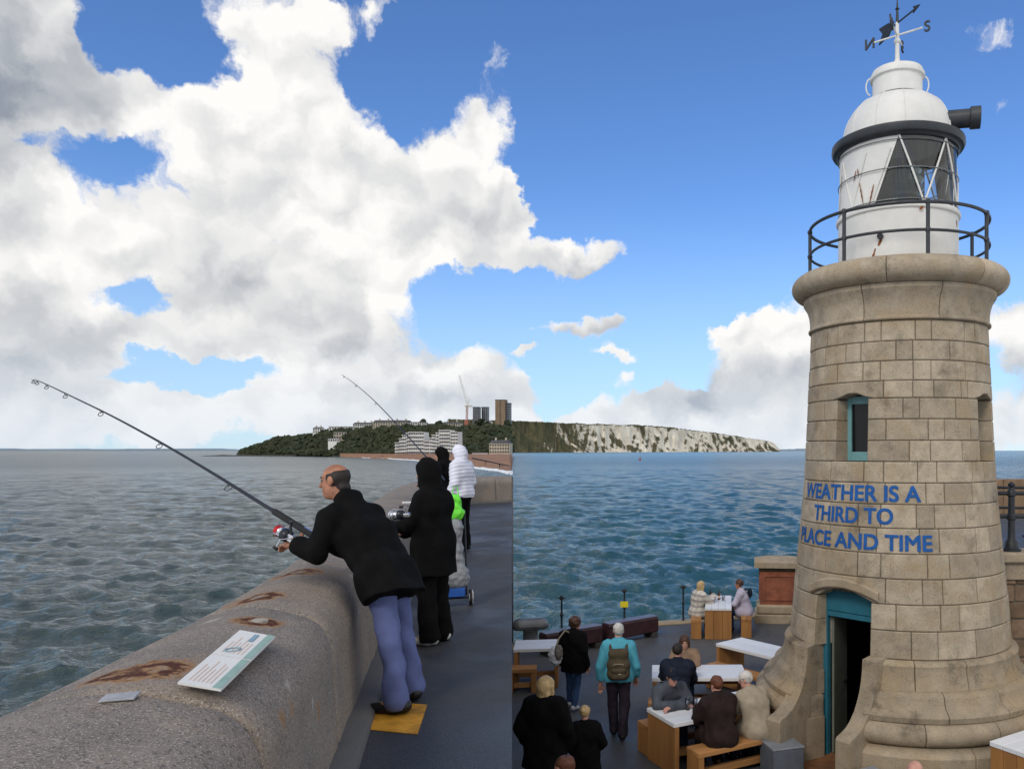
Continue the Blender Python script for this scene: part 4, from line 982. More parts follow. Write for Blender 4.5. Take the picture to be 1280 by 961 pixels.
# gallery railing
rl = tag(empty('gallery_railing', (LX, LY, TZ + 7.2), 0), 'dark iron railing with ball-jointed posts round the lighthouse gallery', 'railing')
O = Vector((0, 0, -7.2))
for z, rad in ((7.97, .026), (7.58, .022)): MB().tube([lp(R(6 * k), 1.405, z) + O for k in range(61)], rad, 8, cap=False).build('rail', M['dark_paint'], rl)
for k in range(7):
    a = R(-85 + 51.43 * k); mb = MB().tube([lp(a, 1.405, 7.18) + O, lp(a, 1.405, 7.97) + O], .030, 10)
    for z in (7.58, 7.97): mb.lathe([(0, -.045), (.035, -.03), (.045, 0), (.035, .03), (0, .045)], 10, lp(a, 1.405, z) + O)
    mb.lathe([(.065, 0), (.06, .025), (.03, .05)], 12, lp(a, 1.405, 7.2) + O); mb.build('post', M['dark_paint'], rl)
for o in children(lh) + children(vane) + children(mu) + children(pan) + children(dm) + children(vt) + [c for c in children(rl)]:   # the head of the tower is a little slimmer than its first survey
    lim = 6.3 if o.parent != rl else -9
    if o.name.startswith('fog_signal'): o.location.x *= .957; o.location.y *= .957; continue
    if o.name.split('.')[0] in ('frieze', 'gallery_torus', 'gallery_floor', 'murette', 'panel_strip', 'drain_pipe', 'rust_streak', 'lantern_panel', 'pane', 'glazing_bar', 'panel_seam', 'guard_wire', 'guard_mesh', 'optic', 'lantern_floor', 'inner_panel', 'gutter', 'dome', 'rib', 'collar', 'ventilator', 'lifting_handle', 'bracket', 'rail', 'post') and o.data and min(v.co.z for v in o.data.vertices) > lim:
        for v in o.data.vertices: v.co.x *= .957; v.co.y *= .957
# ------------------------------------------------------------------ promenade wall beside the lighthouse
X0, YW = 5.12, 12.85; CT_ = TZ + 2.87
pw = empty('promenade_wall', (7.5, YW, TZ), 0, 'dark brown coursed stone wall with pale coping abutting the lighthouse', 'wall')
def pwb(nm, x0, x1, y0, y1, z0, z1, m, bev=.015): MB().box(((x0 + x1) / 2 - 7.5, (y0 + y1) / 2 - YW, (z0 + z1) / 2), (x1 - x0, y1 - y0, z1 - z0), 0, bev).build(nm, M[m], pw)
rg = random.Random(9); z = 0.0; row = 0
while z < 2.35:
    h = rg.uniform(.27, .34); h = min(h, 2.42 - z); x = X0 + .0 - (row % 2) * .2
    while x < 8.6:
        L = rg.uniform(.38, .62); x1 = x + L; xa = max(x, X0 - .25)
        if x1 > xa + .1: pwb('stone', xa + .006, x1 - .006, YW + rg.uniform(-.02, .02), YW + .3, z + .006, z + h - .006, 'wall_stone', .02)
        x = x1
    z += h; row += 1
pwb('wall_core', X0 - .2, 8.6, YW + .03, YW + .5, 0, 2.42, 'mortar', 0)
for k in range(4): pwb('band_stone', X0 - .22 + k * .95 + .004, X0 - .22 + (k + 1) * .95 - .004, YW - .04, YW + .5, 2.425, 2.70, 'granite_tower')
for k in range(4): pwb('coping_stone', X0 - .3 + k * .95 + .004, X0 - .3 + (k + 1) * .95 - .004, YW - .12, YW + .55, 2.705, 2.87, 'granite_tower', .025)
tag(link('promenade', mesh('promenade', [(X0 - .25, YW + .4, CT_ - .06), (12, YW + .4, CT_ - .06), (16, 24, CT_ - .06), (X0 + 1.2, 24, CT_ - .06)], [(0, 1, 2, 3)], M['terrace_floor'])), kind='structure')
fw = empty('far_parapet', (10.5, 21.5, CT_), 0, 'brown weathered parapet at the back of the upper promenade', 'wall')
for k in range(10): MB().box((-2.6 + k * .62, 0, .40), (.612, .4, .93), 0, .015).build('block', M['wall_stone'] if False else mat('brown_block%d' % k, (.24, .16, .10), .9, .25, 4, .006, 30) if k == 0 else M['brown_block0'], fw)
def iron_post(x, y, label, rails=((.55, .028), (.93, .034))):
    e = empty('railing', (x, y, CT_), 0, label, 'railing')
    MB().lathe([(.15, 0), (.15, .03), (.11, .05), (.095, .16), (.075, .18), (.06, .22), (.055, .5), (.075, .52), (.075, .58), (.055, .6), (.05, .88), (.07, .90), (.07, .97), (.045, 1.0), (.03, 1.03), (.055, 1.06), (.055, 1.09), (0, 1.13)], 14).build('post', M['iron'], e)
    return e
e = iron_post(5.52, YW + .16, 'black iron railing with ball-topped post on the coping beside the lighthouse')
for z, rad in ((.555, .028), (.935, .033)):
    MB().tube([(-.33, .05, z), (0, 0, z), (3.0, -.12, z)], rad, 8).build('rail', M['iron'], e)
e2 = iron_post(6.75, YW + 2.2, 'black iron railing farther back along the promenade'); 
for z in (.55, .93): MB().tube([(-1.6, .35, z), (0, 0, z), (2.2, -.4, z)], .026, 8).build('rail', M['iron'], e2)
# ------------------------------------------------------------------ people: distance-field bodies meshed as one surface each
class SDF:
    def __init__(s): s.p = []
    def cone(s, a, b, ra, rb=None, op='+', k=.03): s.p.append(('c', np.array(a, float), np.array(b, float), ra, ra if rb is None else rb, op, k)); return s
    def ell(s, c, r, rot=None, op='+', k=.03): s.p.append(('e', np.array(c, float), np.array(r, float), np.eye(3) if rot is None else rot, None, op, k)); return s
    def plane(s, p, n): s.p.append(('p', np.array(p, float), np.array(n, float) / np.linalg.norm(n), None, None, '&', 0)); return s
    def mesh(s, name, m, vox=.01, fold=0.0, fscale=1.0, puff=0.0, seed=0):
        lo = np.full(3, 1e9); hi = -lo
        for q in s.p:
            if q[5] != '+': continue
            if q[0] == 'c': lo = np.minimum(lo, np.minimum(q[1] - q[3], q[2] - q[4])); hi = np.maximum(hi, np.maximum(q[1] + q[3], q[2] + q[4]))
            elif q[0] == 'e': r = np.max(q[2]); lo = np.minimum(lo, q[1] - r); hi = np.maximum(hi, q[1] + r)
        lo -= 4 * vox; hi += 4 * vox; n = np.ceil((hi - lo) / vox).astype(int) + 1
        ax = [lo[i] + vox * np.arange(n[i]) for i in range(3)]; Fd = np.full(n, .5, np.float32)
        for kind, a, c, ra, rb, op, k in s.p:
            if kind == 'p':
                d = (ax[0][:, None, None] - a[0]) * c[0] + (ax[1][None, :, None] - a[1]) * c[1] + (ax[2][None, None, :] - a[2]) * c[2]; Fd = np.maximum(Fd, d.astype(np.float32)); continue
            mg = k + 5 * vox + .02
            if kind == 'c': l = np.minimum(a - ra, c - rb) - mg; h = np.maximum(a + ra, c + rb) + mg
            else: r = np.max(c); l = a - r - mg; h = a + r + mg
            sl = []
            for i in range(3):
                i0 = max(0, int((l[i] - lo[i]) / vox)); i1 = min(n[i], int((h[i] - lo[i]) / vox) + 2); sl.append(slice(i0, i1))
            if any(q.stop <= q.start for q in sl): continue
            x = ax[0][sl[0]][:, None, None]; y = ax[1][sl[1]][None, :, None]; z = ax[2][sl[2]][None, None, :]
            if kind == 'c':
                ab = c - a; L = max(ab @ ab, 1e-9); t = np.clip(((x - a[0]) * ab[0] + (y - a[1]) * ab[1] + (z - a[2]) * ab[2]) / L, 0, 1)
                d = np.sqrt((x - a[0] - t * ab[0]) ** 2 + (y - a[1] - t * ab[1]) ** 2 + (z - a[2] - t * ab[2]) ** 2) - (ra + (rb - ra) * t)
            else:
                X = x - a[0]; Y = y - a[1]; Z = z - a[2]; Rm = ra
                u = (Rm[0, 0] * X + Rm[1, 0] * Y + Rm[2, 0] * Z) / c[0]; v = (Rm[0, 1] * X + Rm[1, 1] * Y + Rm[2, 1] * Z) / c[1]; ww = (Rm[0, 2] * X + Rm[1, 2] * Y + Rm[2, 2] * Z) / c[2]
                g = np.sqrt(u * u + v * v + ww * ww); g2 = np.sqrt((u / c[0]) ** 2 + (v / c[1]) ** 2 + (ww / c[2]) ** 2) + 1e-6; d = g * (g - 1) / g2
            S = Fd[sl[0], sl[1], sl[2]]
            if op == '+': hh = np.clip(.5 + .5 * (S - d) / k, 0, 1); S[...] = S * (1 - hh) + d * hh - k * hh * (1 - hh)
            elif op == '-': d = -d; hh = np.clip(.5 - .5 * (S - d) / k, 0, 1); S[...] = S * (1 - hh) + d * hh + k * hh * (1 - hh)
        if fold or puff:
            x = ax[0][:, None, None]; y = ax[1][None, :, None]; z = ax[2][None, None, :]; rg = np.random.RandomState(seed + 5)
            if fold:
                N = 0
                for i in range(5):
                    kx, ky, kz = rg.normal(0, 1, 3) * 26 * fscale; kz *= .8; N = N + np.sin(kx * x + ky * y + kz * z + rg.uniform(0, 6) + 1.5 * np.sin(9 * z * fscale + 7 * x + i))
                Fd += (fold * N / 2.2).astype(np.float32)
            if puff: Fd += (puff * (np.abs(np.sin(np.pi * (z + .25 * y) / .062)) ** .6 - .7) * -1).astype(np.float32) + 0 * x.astype(np.float32)
        V, Q = surface_nets(Fd); V = V * vox + lo
        return fast_mesh(name, V, Q, m)
def surface_nets(Fd):
    ins = Fd < 0; n = Fd.shape
    c = np.zeros([q - 1 for q in n], np.int8)
    for i in (0, 1):
        for j in (0, 1):
            for k in (0, 1): c += ins[i:n[0] - 1 + i, j:n[1] - 1 + j, k:n[2] - 1 + k]
    act = (c > 0) & (c < 8); I = np.argwhere(act); idx = np.full(act.shape, -1, np.int64); idx[act] = np.arange(len(I))
    acc = np.zeros((len(I), 3)); cnt = np.zeros(len(I))
    co = [(i, j, k) for i in (0, 1) for j in (0, 1) for k in (0, 1)]
    val = {q: Fd[I[:, 0] + q[0], I[:, 1] + q[1], I[:, 2] + q[2]] for q in co}
    for q in co:
        for a in range(3):
            if q[a]: continue
            r = list(q); r[a] = 1; v0 = val[q]; v1 = val[tuple(r)]; cr = (v0 < 0) != (v1 < 0); t = np.where(cr, v0 / np.where(v0 == v1, 1, v0 - v1), 0)
            p = np.tile(np.array(q, float), (len(I), 1)); p[:, a] += t; acc += p * cr[:, None]; cnt += cr
    V = I + acc / np.maximum(cnt, 1)[:, None]; Qs = []
    for a in range(3):
        b1, b2 = (a + 1) % 3, (a + 2) % 3; s0 = [slice(1, -1)] * 3; s1 = [slice(1, -1)] * 3; s0[a] = slice(0, -1); s1[a] = slice(1, None)
        A = ins[tuple(s0)]; B = ins[tuple(s1)]
        for flip, msk in ((False, A & ~B), (True, ~A & B)):
            E = np.argwhere(msk); off = np.ones(3, int); off[a] = 0; E = E + off
            def cell(d1, d2):
                P = E.copy(); P[:, b1] += d1; P[:, b2] += d2; return idx[P[:, 0], P[:, 1], P[:, 2]]
            q = np.stack([cell(-1, -1), cell(0, -1), cell(0, 0), cell(-1, 0)], -1)
            Qs.append(q[:, ::-1] if flip else q)
    return V, np.concatenate(Qs)
def basis(fwd, up=(0, 0, 1)):
    f = np.array(fwd, float); f /= np.linalg.norm(f); u = np.array(up, float); u = u - f * (u @ f); u /= np.linalg.norm(u); return np.stack([np.cross(f, u), f, u], 1)   # columns: right, forward, up
def stand(**kw):
    J = dict(pel=(0, 0, .95), ch=(0, 0, 1.28), nk=(0, -.005, 1.47), hd=(0, .03, 1.625), sl=(-.185, 0, 1.405), sr=(.185, 0, 1.405), el=(-.245, -.03, 1.13), er=(.245, -.03, 1.13), wl=(-.255, .06, .89), wr=(.255, .06, .89),
             hl=(-.09, 0, .92), hr=(.09, 0, .92), kl=(-.10, .02, .50), kr=(.10, .02, .50), al=(-.105, -.02, .085), ar=(.105, -.02, .085), tl=(-.13, .14, .035), tr=(.13, .14, .035), face=(0, 1, 0), hup=(0, 0, 1))
    J.update(kw); return J
def sit(lean=.12, **kw):
    J = dict(pel=(0, 0, .53), ch=(0, lean * .6, .86), nk=(0, lean, 1.04), hd=(0, lean + .04, 1.195), sl=(-.19, lean * .9, .975), sr=(.19, lean * .9, .975), el=(-.25, lean + .12, .74), er=(.25, lean + .12, .74), wl=(-.14, lean + .34, .78), wr=(.14, lean + .34, .78),
             hl=(-.09, .0, .53), hr=(.09, .0, .53), kl=(-.13, .42, .50), kr=(.13, .42, .50), al=(-.13, .40, .085), ar=(.13, .40, .085), tl=(-.15, .56, .035), tr=(.15, .56, .035), face=(0, 1, 0), hup=(0, 0, 1))
    J.update(kw); return J
def person(label, loc, rz, H, J, skin='skin', top=None, bottom=None, shoes='shoe_black', hair=None, vox=.0105, group=None, hands=True, curl=.5, eyes=False, name='person', cat='person'):
    s = H / 1.75; P = {k: np.array(v, float) for k, v in J.items()}
    e = empty(name, loc, rz, label, cat, group); e.scale = (s, s, s)
    lat = (P['sr'] - P['sl']); lat /= np.linalg.norm(lat); hl = P['hr'] - P['hl']; hl /= np.linalg.norm(hl); hb = basis(P['face'], P['hup']); hd = P['hd']
    hp = lambda x, y, z: hd + hb @ np.array([x, y, z])
    def torso(S, g, k=.06, arms=True, legs=False, sleeve=1.0):
        S.cone(P['pel'] - hl * .075, P['pel'] + hl * .075, .115 + g, k=k); w = (P['pel'] + P['ch']) / 2; S.cone(w - lat * .065, w + lat * .065, .108 + g, k=k)
        S.cone(P['ch'] - lat * .085, P['ch'] + lat * .085, .118 + g, k=k); S.cone(P['sl'] * .8 + P['sr'] * .2, P['sr'] * .8 + P['sl'] * .2, .075 + g, k=k); S.cone((P['ch'] + P['nk']) / 2, P['nk'], .085 + g, .06 + g * .6, k=k)
        if arms:
            for a in 'lr': S.cone(P['s' + a], P['e' + a], .060 + g, .046 + g, k=.045); wv_ = P['e' + a] + (P['w' + a] - P['e' + a]) * sleeve; S.cone(P['e' + a], wv_, .046 + g, .036 + g * 1.1, k=.02)
    # the body: head, neck, trunk, limbs and hands in one surface
    B = SDF(); torso(B, -.012)
    B.cone(P['nk'] - (0, 0, .03), hp(0, -.005, -.06), .056, .052, k=.03)
    B.ell(hp(0, -.008, .035), (.074, .094, .088), hb, k=.02); B.ell(hp(0, .030, -.045), (.056, .062, .078), hb, k=.03); B.ell(hp(0, .060, -.088), (.026, .026, .024), hb, k=.02)
    B.cone(hp(0, .086, .022), hp(0, .110, -.022), .010, .014, k=.012); B.cone(hp(-.03, .077, .032), hp(.03, .077, .032), .012, k=.012); B.cone(hp(-.018, .083, -.058), hp(.018, .083, -.058), .009, k=.008)
    for q in (-1, 1): B.ell(hp(.033 * q, .094, .010), (.016, .014, .010), hb, op='-', k=.012); B.ell(hp(.076 * q, -.005, .0), (.011, .022, .034), hb, k=.008)
    for a, sg in (('l', -1), ('r', 1)):
        B.cone(P['h' + a], P['k' + a], .075, .055, k=.03); B.cone(P['k' + a], P['a' + a], .052, .038, k=.02); B.cone(P['a' + a], P['t' + a], .035, .028, k=.02)
        if hands:
            f = P['w' + a] - P['e' + a]; f /= np.linalg.norm(f); side = np.cross(f, (0, 0, 1)); side = lat * -sg if np.linalg.norm(side) < .3 else side / np.linalg.norm(side) * (1 if True else 1); nm = np.cross(side, f)
            if nm[2] > 0: nm = -nm
            w0 = P['w' + a]; B.cone(w0, w0 + f * .03, .030, .032, k=.015); pc = w0 + f * .065
            B.cone(pc - side * .022, pc + side * .022, .021, k=.014); B.cone(pc + f * .02 - side * .022, pc + f * .02 + side * .022, .018, k=.012)
            for i, (o_, L) in enumerate(((-.030, .062), (-.010, .074), (.010, .070), (.029, .056))):
                b0 = pc + f * .032 + side * o_; d1 = f * math.cos(curl * .8) + nm * math.sin(curl * .8); d2 = f * math.cos(curl * 2.1) + nm * math.sin(curl * 2.1); b1 = b0 + d1 * L * .55; B.cone(b0, b1, .0095, .009, k=.004); B.cone(b1, b1 + d2 * L * .5, .009, .0075, k=.004)
            tb = pc - f * .02 - side * sg * .03; t1 = tb + (f * .7 - side * sg * .8 + nm * .3) * .035; B.cone(tb, t1, .012, .0105, k=.008); B.cone(t1, t1 + (f * .9 - side * sg * .1 + nm * .45) * .032, .0105, .009, k=.004)
    link('body', B.mesh('body', M[skin], vox), e)
    if eyes:
        for q in (-1, 1): MB().lathe([(0, -.008), (.0065, -.0045), (.008, 0), (.0065, .0045), (0, .008)], 10, tuple(hp(.033 * q, .079, .011))).build('eye', M['hair_dark'], e)
    if bottom:
        g = bottom.get('g', .014); T = SDF(); T.cone(P['pel'] - hl * .075, P['pel'] + hl * .075, .118 + g, k=.05); flare = bottom.get('flare', .012)
        for a in 'lr': T.cone(P['h' + a], P['k' + a], .084 + g, .060 + g, k=.035); T.cone(P['k' + a], P['a' + a] + (0, 0, .0), .060 + g, .048 + g + flare, k=.025); T.plane(P['a' + a] - (0, 0, .045), (0, 0, -1)) if a == 'l' and abs(P['al'][2] - P['ar'][2]) < .03 else None
        T.plane(P['pel'] + (P['ch'] - P['pel']) * .45, P['ch'] - P['pel']); link('trousers', T.mesh('trousers', M[bottom['m']], vox, .0065, .9, seed=int(H * 100)), e)
    if shoes:
        for a in 'lr':
            Sh = SDF(); A, T_ = P['a' + a], P['t' + a]; d = T_ - A; d[2] = 0; d /= np.linalg.norm(d) + 1e-9
            Sh.cone(A - d * .045 + (0, 0, -.03), A + d * .02 + (0, 0, -.03), .046, k=.02); Sh.cone(A + d * .02 + (0, 0, -.045), np.array([T_[0], T_[1], T_[2] + .003]) + d * .02, .044, .034, k=.025)
            Sh.plane((0, 0, A[2] - .085 if A[2] < .095 else min(0, T_[2] - .035)), (0, 0, -1)); link('shoe', Sh.mesh('shoe', M[shoes], vox * .9), e)
    if top:
        g = top.get('g', .022); T = SDF(); torso(T, g, sleeve=top.get('sleeve', 1.0)); up = (P['ch'] - P['pel']) / np.linalg.norm(P['ch'] - P['pel']); hem = top.get('hem', .08)
        if hem > 0:
            for a, q in (('l', -1), ('r', 1)):
                d = (P['k' + a] - P['h' + a]); d /= np.linalg.norm(d); d = d if top.get('follow', True) else -up
                T.cone(P['pel'] + hl * .07 * q, P['pel'] + hl * (.07 + .03 * hem) * q + d * (hem + .12), .122 + g, .118 + g + top.get('flare', .05) * hem * 2, k=.08)
            hn = -(up + top.get('hemz', 0) * np.array([0, 0, 1.0])); T.plane(P['pel'] - up * hem, hn) if not top.get('seated') else None
        if top.get('collar', True): T.cone(P['nk'] + lat * -.03, P['nk'] + lat * .03, .062 + g * .4, k=.02)
        T.ell(hp(0, .03, -.06), (.05, .05, .05), hb, op='-', k=.01) if top.get('hood') != 'up' else None
        if top.get('hood') == 'down':
            back = -basis(np.cross((0, 0, 1), lat))[:, 1]; back = -np.cross((0, 0, 1.0), lat); T.cone(P['nk'] + back * .07 - lat * .08 + (0, 0, -.01), P['nk'] + back * .07 + lat * .08 + (0, 0, -.01), .052, k=.05); T.cone(P['nk'] + back * .10 + (0, 0, -.06), P['nk'] + back * .08 + (0, 0, .0), .06, .05, k=.04)
        if top.get('fur'):
            back = -np.cross((0, 0, 1.0), lat)
            for t in np.linspace(-1, 1, 9): T.ell(P['nk'] + lat * .13 * t + back * (.06 - .1 * abs(t) ** 2) + (0, 0, -.02 - .02 * abs(t)), (.05, .05, .045), k=.02)
        link(top.get('part', 'jacket'), T.mesh('jacket', M[top['m']], vox, top.get('fold', .006), top.get('fs', .8), top.get('puff', 0), seed=int(H * 37 + abs(loc[0]) * 10)), e)
        if top.get('hood') == 'up':
            Hd = SDF(); Hd.ell(hp(0, -.018, .03), (.102, .122, .122), hb, k=.03); Hd.cone(hp(0, -.03, -.06), P['nk'] + (0, 0, -.02), .092, .105, k=.06); Hd.cone(hp(0, -.03, -.02), hp(0, .02, -.09), .095, .08, k=.04)
            Hd.ell(hp(0, .135, -.015), (.066, .10, .102), hb, op='-', k=.015); link('hood', Hd.mesh('hood', M[top['m']], vox, .004, 1.0, top.get('puff', 0) * .7, seed=3), e)
    if hair:
        st, hm = hair; Hh = SDF()
        if st in ('short', 'long', 'bob', 'tied', 'curly'):
            gx = .010 if st == 'short' else .038 if st == 'bob' else .020 if st != 'curly' else .028; Hh.ell(hp(0, -.012, .038), (.074 + gx, .094 + gx, .088 + gx), hb, k=.02)
            if st == 'bob':
                for t in np.linspace(-1, 1, 7): Hh.cone(hp(.085 * t, -.085 + .08 * t * t, .02), hp(.115 * t, -.095 + .10 * t * t, -.15), .046, .026, k=.022)
            if st == 'long':
                for t in np.linspace(-1, 1, 7): Hh.cone(hp(.065 * t, -.07 + .07 * t * t, .0), hp(.085 * t, -.125 + .06 * t * t, -.30), .040, .024, k=.03)
            if st == 'tied': Hh.ell(hp(0, -.115, .06), (.035, .035, .035), hb, k=.02)
            if st == 'curly':
                rg = np.random.RandomState(4)
                for i in range(26): v = rg.normal(0, 1, 3); v /= np.linalg.norm(v); v[1] = v[1] if v[1] < .3 else -v[1]; Hh.ell(hp(v[0] * .085, -.02 + v[1] * .10, .03 + v[2] * .095), (.03, .03, .03), hb, k=.015)
            Hh.ell(hp(0, .115, -.055), (.082 if st == 'short' else .066, .105, .105), hb, op='-', k=.012)
            if st == 'short': Hh.ell(hp(0, .03, -.115), (.11, .09, .075), hb, op='-', k=.01); Hh.ell(hp(0, -.10, -.13), (.12, .10, .07), hb, op='-', k=.01)
        if st == 'sides':   # bald crown, dark hair round the back and sides
            Hh.ell(hp(0, -.010, .033), (.0785, .0985, .0915), hb, k=.01); Hh.cone(hp(-.03, -.062, -.045), hp(.03, -.062, -.045), .030, k=.02); Hh.ell(hp(0, .035, .125), (.13, .150, .085), hb, op='-', k=.008); Hh.ell(hp(0, .118, .0), (.14, .105, .16), hb, op='-', k=.008); Hh.ell(hp(0, .05, -.165), (.14, .12, .085), hb, op='-', k=.008)
            for q in (-1, 1): Hh.ell(hp(.088 * q, .004, -.004), (.022, .024, .034), hb, op='-', k=.006)
            for q in (-1, 1): MB().tube([hp(.018 * q, .092, .034), hp(.036 * q, .088, .040), hp(.054 * q, .074, .034)], .0045, 5).build('eyebrow', M[hm], e)
        link('hair', Hh.mesh('hair', M[hm], vox * .9, .004, 2.2, seed=8), e)
    if top and top.get('cap'):
        C = SDF(); C.ell(hp(0, -.008, .045), (.088, .107, .092), hb, k=.02); C.plane(hp(0, 0, .030), -hb[:, 2]); C2 = SDF(); C2.ell(hp(0, .115, .040), (.062, .068, .012), hb)
        co = link('cap', C.mesh('cap', M[top['cap']], vox * .8), e); link('peak', C2.mesh('peak', M[top['cap']], vox * .6), co)
    return e

# --- the fishermen on the upper walkway
fx, fy = -1.80, 5.26     # the leaning man's feet
def rel(px, py, Y): p = at(px, py, Y); return (p.x - fx, p.y - fy, p.z - WZ)
Jm = dict(pel=rel(483, 722, 5.32), ch=rel(458, 672, 5.50), nk=rel(436, 624, 5.60), hd=rel(419, 602, 5.62), sl=rel(413, 650, 5.42), sr=rel(466, 644, 5.72), el=rel(397, 691, 5.30), er=rel(440, 690, 5.95), wl=rel(372, 684, 5.36), wr=rel(400, 672, 5.80),
          hl=rel(474, 730, 5.26), hr=rel(492, 728, 5.42), kl=rel(488, 806, 5.16), kr=rel(504, 798, 5.42), al=rel(497, 870, 5.10), ar=rel(516, 856, 5.40), tl=rel(472, 886, 5.11), tr=rel(505, 862, 5.52), face=(-1.0, .12, -.10), hup=(-.12, .1, 1.0))
Jm['al'] = (Jm['al'][0], Jm['al'][1], .085); Jm['ar'] = (Jm['ar'][0], Jm['ar'][1], .085); Jm['tl'] = (Jm['tl'][0], Jm['tl'][1], .035); Jm['tr'] = (Jm['tr'][0], Jm['tr'][1], .035)
man = person('balding man in black jacket and lavender trousers leaning on the parapet with a rod', (fx, fy, WZ), 0, 1.75, Jm, 'skin_tan', dict(m='fabric_black', g=.028, hem=.16, flare=.02, follow=False, fold=.011, fs=.75, hemz=.9), dict(m='fabric_lavender', g=.010, flare=.020), 'shoe_black', ('sides', 'hair_dark'), .0085, eyes=True, curl=.75)
hx, hy = -2.08, 7.0
Jh = stand(wl=(-.10, .38, 1.10), el=(-.20, .14, 1.14), wr=(.06, .36, 1.02), er=(.21, .10, 1.10), sl=(-.15, .02, 1.36), sr=(.15, .02, 1.36), nk=(0, .02, 1.45), hd=(0, .08, 1.60), face=(0, 1, -.15))
hood1 = person('hooded figure in long black coat and white shoes holding a fishing reel', (hx, hy, WZ), R(72), 1.62, Jh, 'skin', dict(m='fabric_black', g=.026, hem=.30, flare=.06, hood='up', fold=.008, fs=.6), dict(m='fabric_black', g=.026, flare=.02), 'shoe_white', None, .010)
wx = onz(577, 688, WZ)
Jw = stand(wl=(-.24, .10, .88), wr=(.22, .16, .92), hd=(0, .05, 1.61), face=(-.2, 1, -.25))
person('person in white quilted hooded jacket and black trousers standing on the walkway', (wx.x, wx.y, WZ), R(72), 1.77, Jw, 'skin', dict(m='fabric_white', g=.034, hem=.06, hood='up', puff=.012, fold=.003, flare=.02), dict(m='fabric_black', g=.022), 'shoe_black', None, .011)
bx = onz(562, 678, WZ)
Jb = stand(wl=(-.16, .34, 1.10), el=(-.26, .10, 1.16), wr=(.10, .36, 1.02), er=(.25, .08, 1.14), face=(-.35, 1, -.3), hd=(0, .06, 1.61))
person('angler in black hooded jacket and grey trousers beside the white quilted jacket', (bx.x - .10, bx.y, WZ), R(80), 1.74, Jb, 'skin', dict(m='fabric_black', g=.036, hem=.10, hood='up', fold=.006), dict(m='fabric_midgrey', g=.02), 'shoe_black', None, .0125)

# --- fishing tackle
def rod(label, pts, depths, r0, r1, rings, name='fishing_rod', grips=()):
    W = [at(px, py, Y) for (px, py), Y in zip(pts, depths)]; o0 = W[0]; e = empty(name, o0, 0, label, 'fishing rod'); L = [p - o0 for p in W]; n = len(L)
    C = catmull3(L, 6); m = len(C); rad = [r0 + (r1 - r0) * (i / (m - 1)) ** .8 for i in range(m)]
    MB().tube(C, rad, 8).build('blank', M['carbon'], e)
    for t in rings:
        i = t * (m - 1); k = min(int(i), m - 2); p = C[k].lerp(C[k + 1], i - k); d = (C[k + 1] - C[k]).normalized(); dn = Vector((0, 0, -1)) - d * Vector((0, 0, -1)).dot(d); dn.normalize(); rr = .012 + .022 * (1 - t)
        mb = MB(); c = p + dn * (rr + .012); s2 = d.cross(dn); ax1 = (dn + d * .35).normalized(); mb.tube([c + ax1 * rr * math.cos(a) + s2 * rr * math.sin(a) for a in [k2 * math.pi / 6 for k2 in range(13)]], .0032, 5, cap=False); mb.tube([p, c - ax1 * rr], .003, 5); mb.tube([p + d * .03, c - ax1 * rr * .3], .002, 5); mb.build('line_guide', M['iron'], e)
    for t0, t1, rr, mm in grips:
        pts2 = [C[int(t0 * (m - 1))].lerp(C[int(t1 * (m - 1))], k / 4) for k in range(5)]; MB().tube(pts2, rr, 10).build('grip' if mm != 'chrome' else 'ferrule', M[mm], e)
    return e
def catmull3(P, n):
    out = []
    for i in range(len(P) - 1):
        p0, p1, p2, p3 = P[max(i - 1, 0)], P[i], P[i + 1], P[min(i + 2, len(P) - 1)]
        for k in range(n):
            t = k / n; out.append(.5 * ((2 * p1) + (p2 - p0) * t + (2 * p0 - 5 * p1 + 4 * p2 - p3) * t * t + (3 * p1 - p0 - 3 * p2 + p3) * t ** 3))
    return out + [P[-1]]
pts = [(412, 682), (390, 668), (320, 625), (267, 592), (200, 552.5), (142, 521), (97, 499), (55, 479), (42, 474.5)]
dep = [5.42 + 1.9 * (412 - p[0]) / 370 for p in pts]
rod1 = rod("long dark beach rod reaching out over the sea from the leaning man's hands", pts, dep, .019, .003, (.33, .50, .665, .79, .86, .93, 1.0), grips=((0.0, .22, .024, 'rubber'), (.10, .115, .026, 'chrome'), (.145, .158, .026, 'chrome')))
rp = [(556, 600), (543, 583), (505, 540), (470, 503), (445, 481), (427, 468)]
rod('thin black rod held up by the angler in black hooded jacket', rp, [13.6 + 3.4 * (556 - p[0]) / 129 for p in rp], .016, .004, (.4, .6, .8, .95))
rp = [(590, 572.5), (612, 577), (636, 582)]; rod('slim rod lying level beyond the white quilted jacket', rp, [14.2, 14.6, 15.0], .012, .008, (.4, .8))
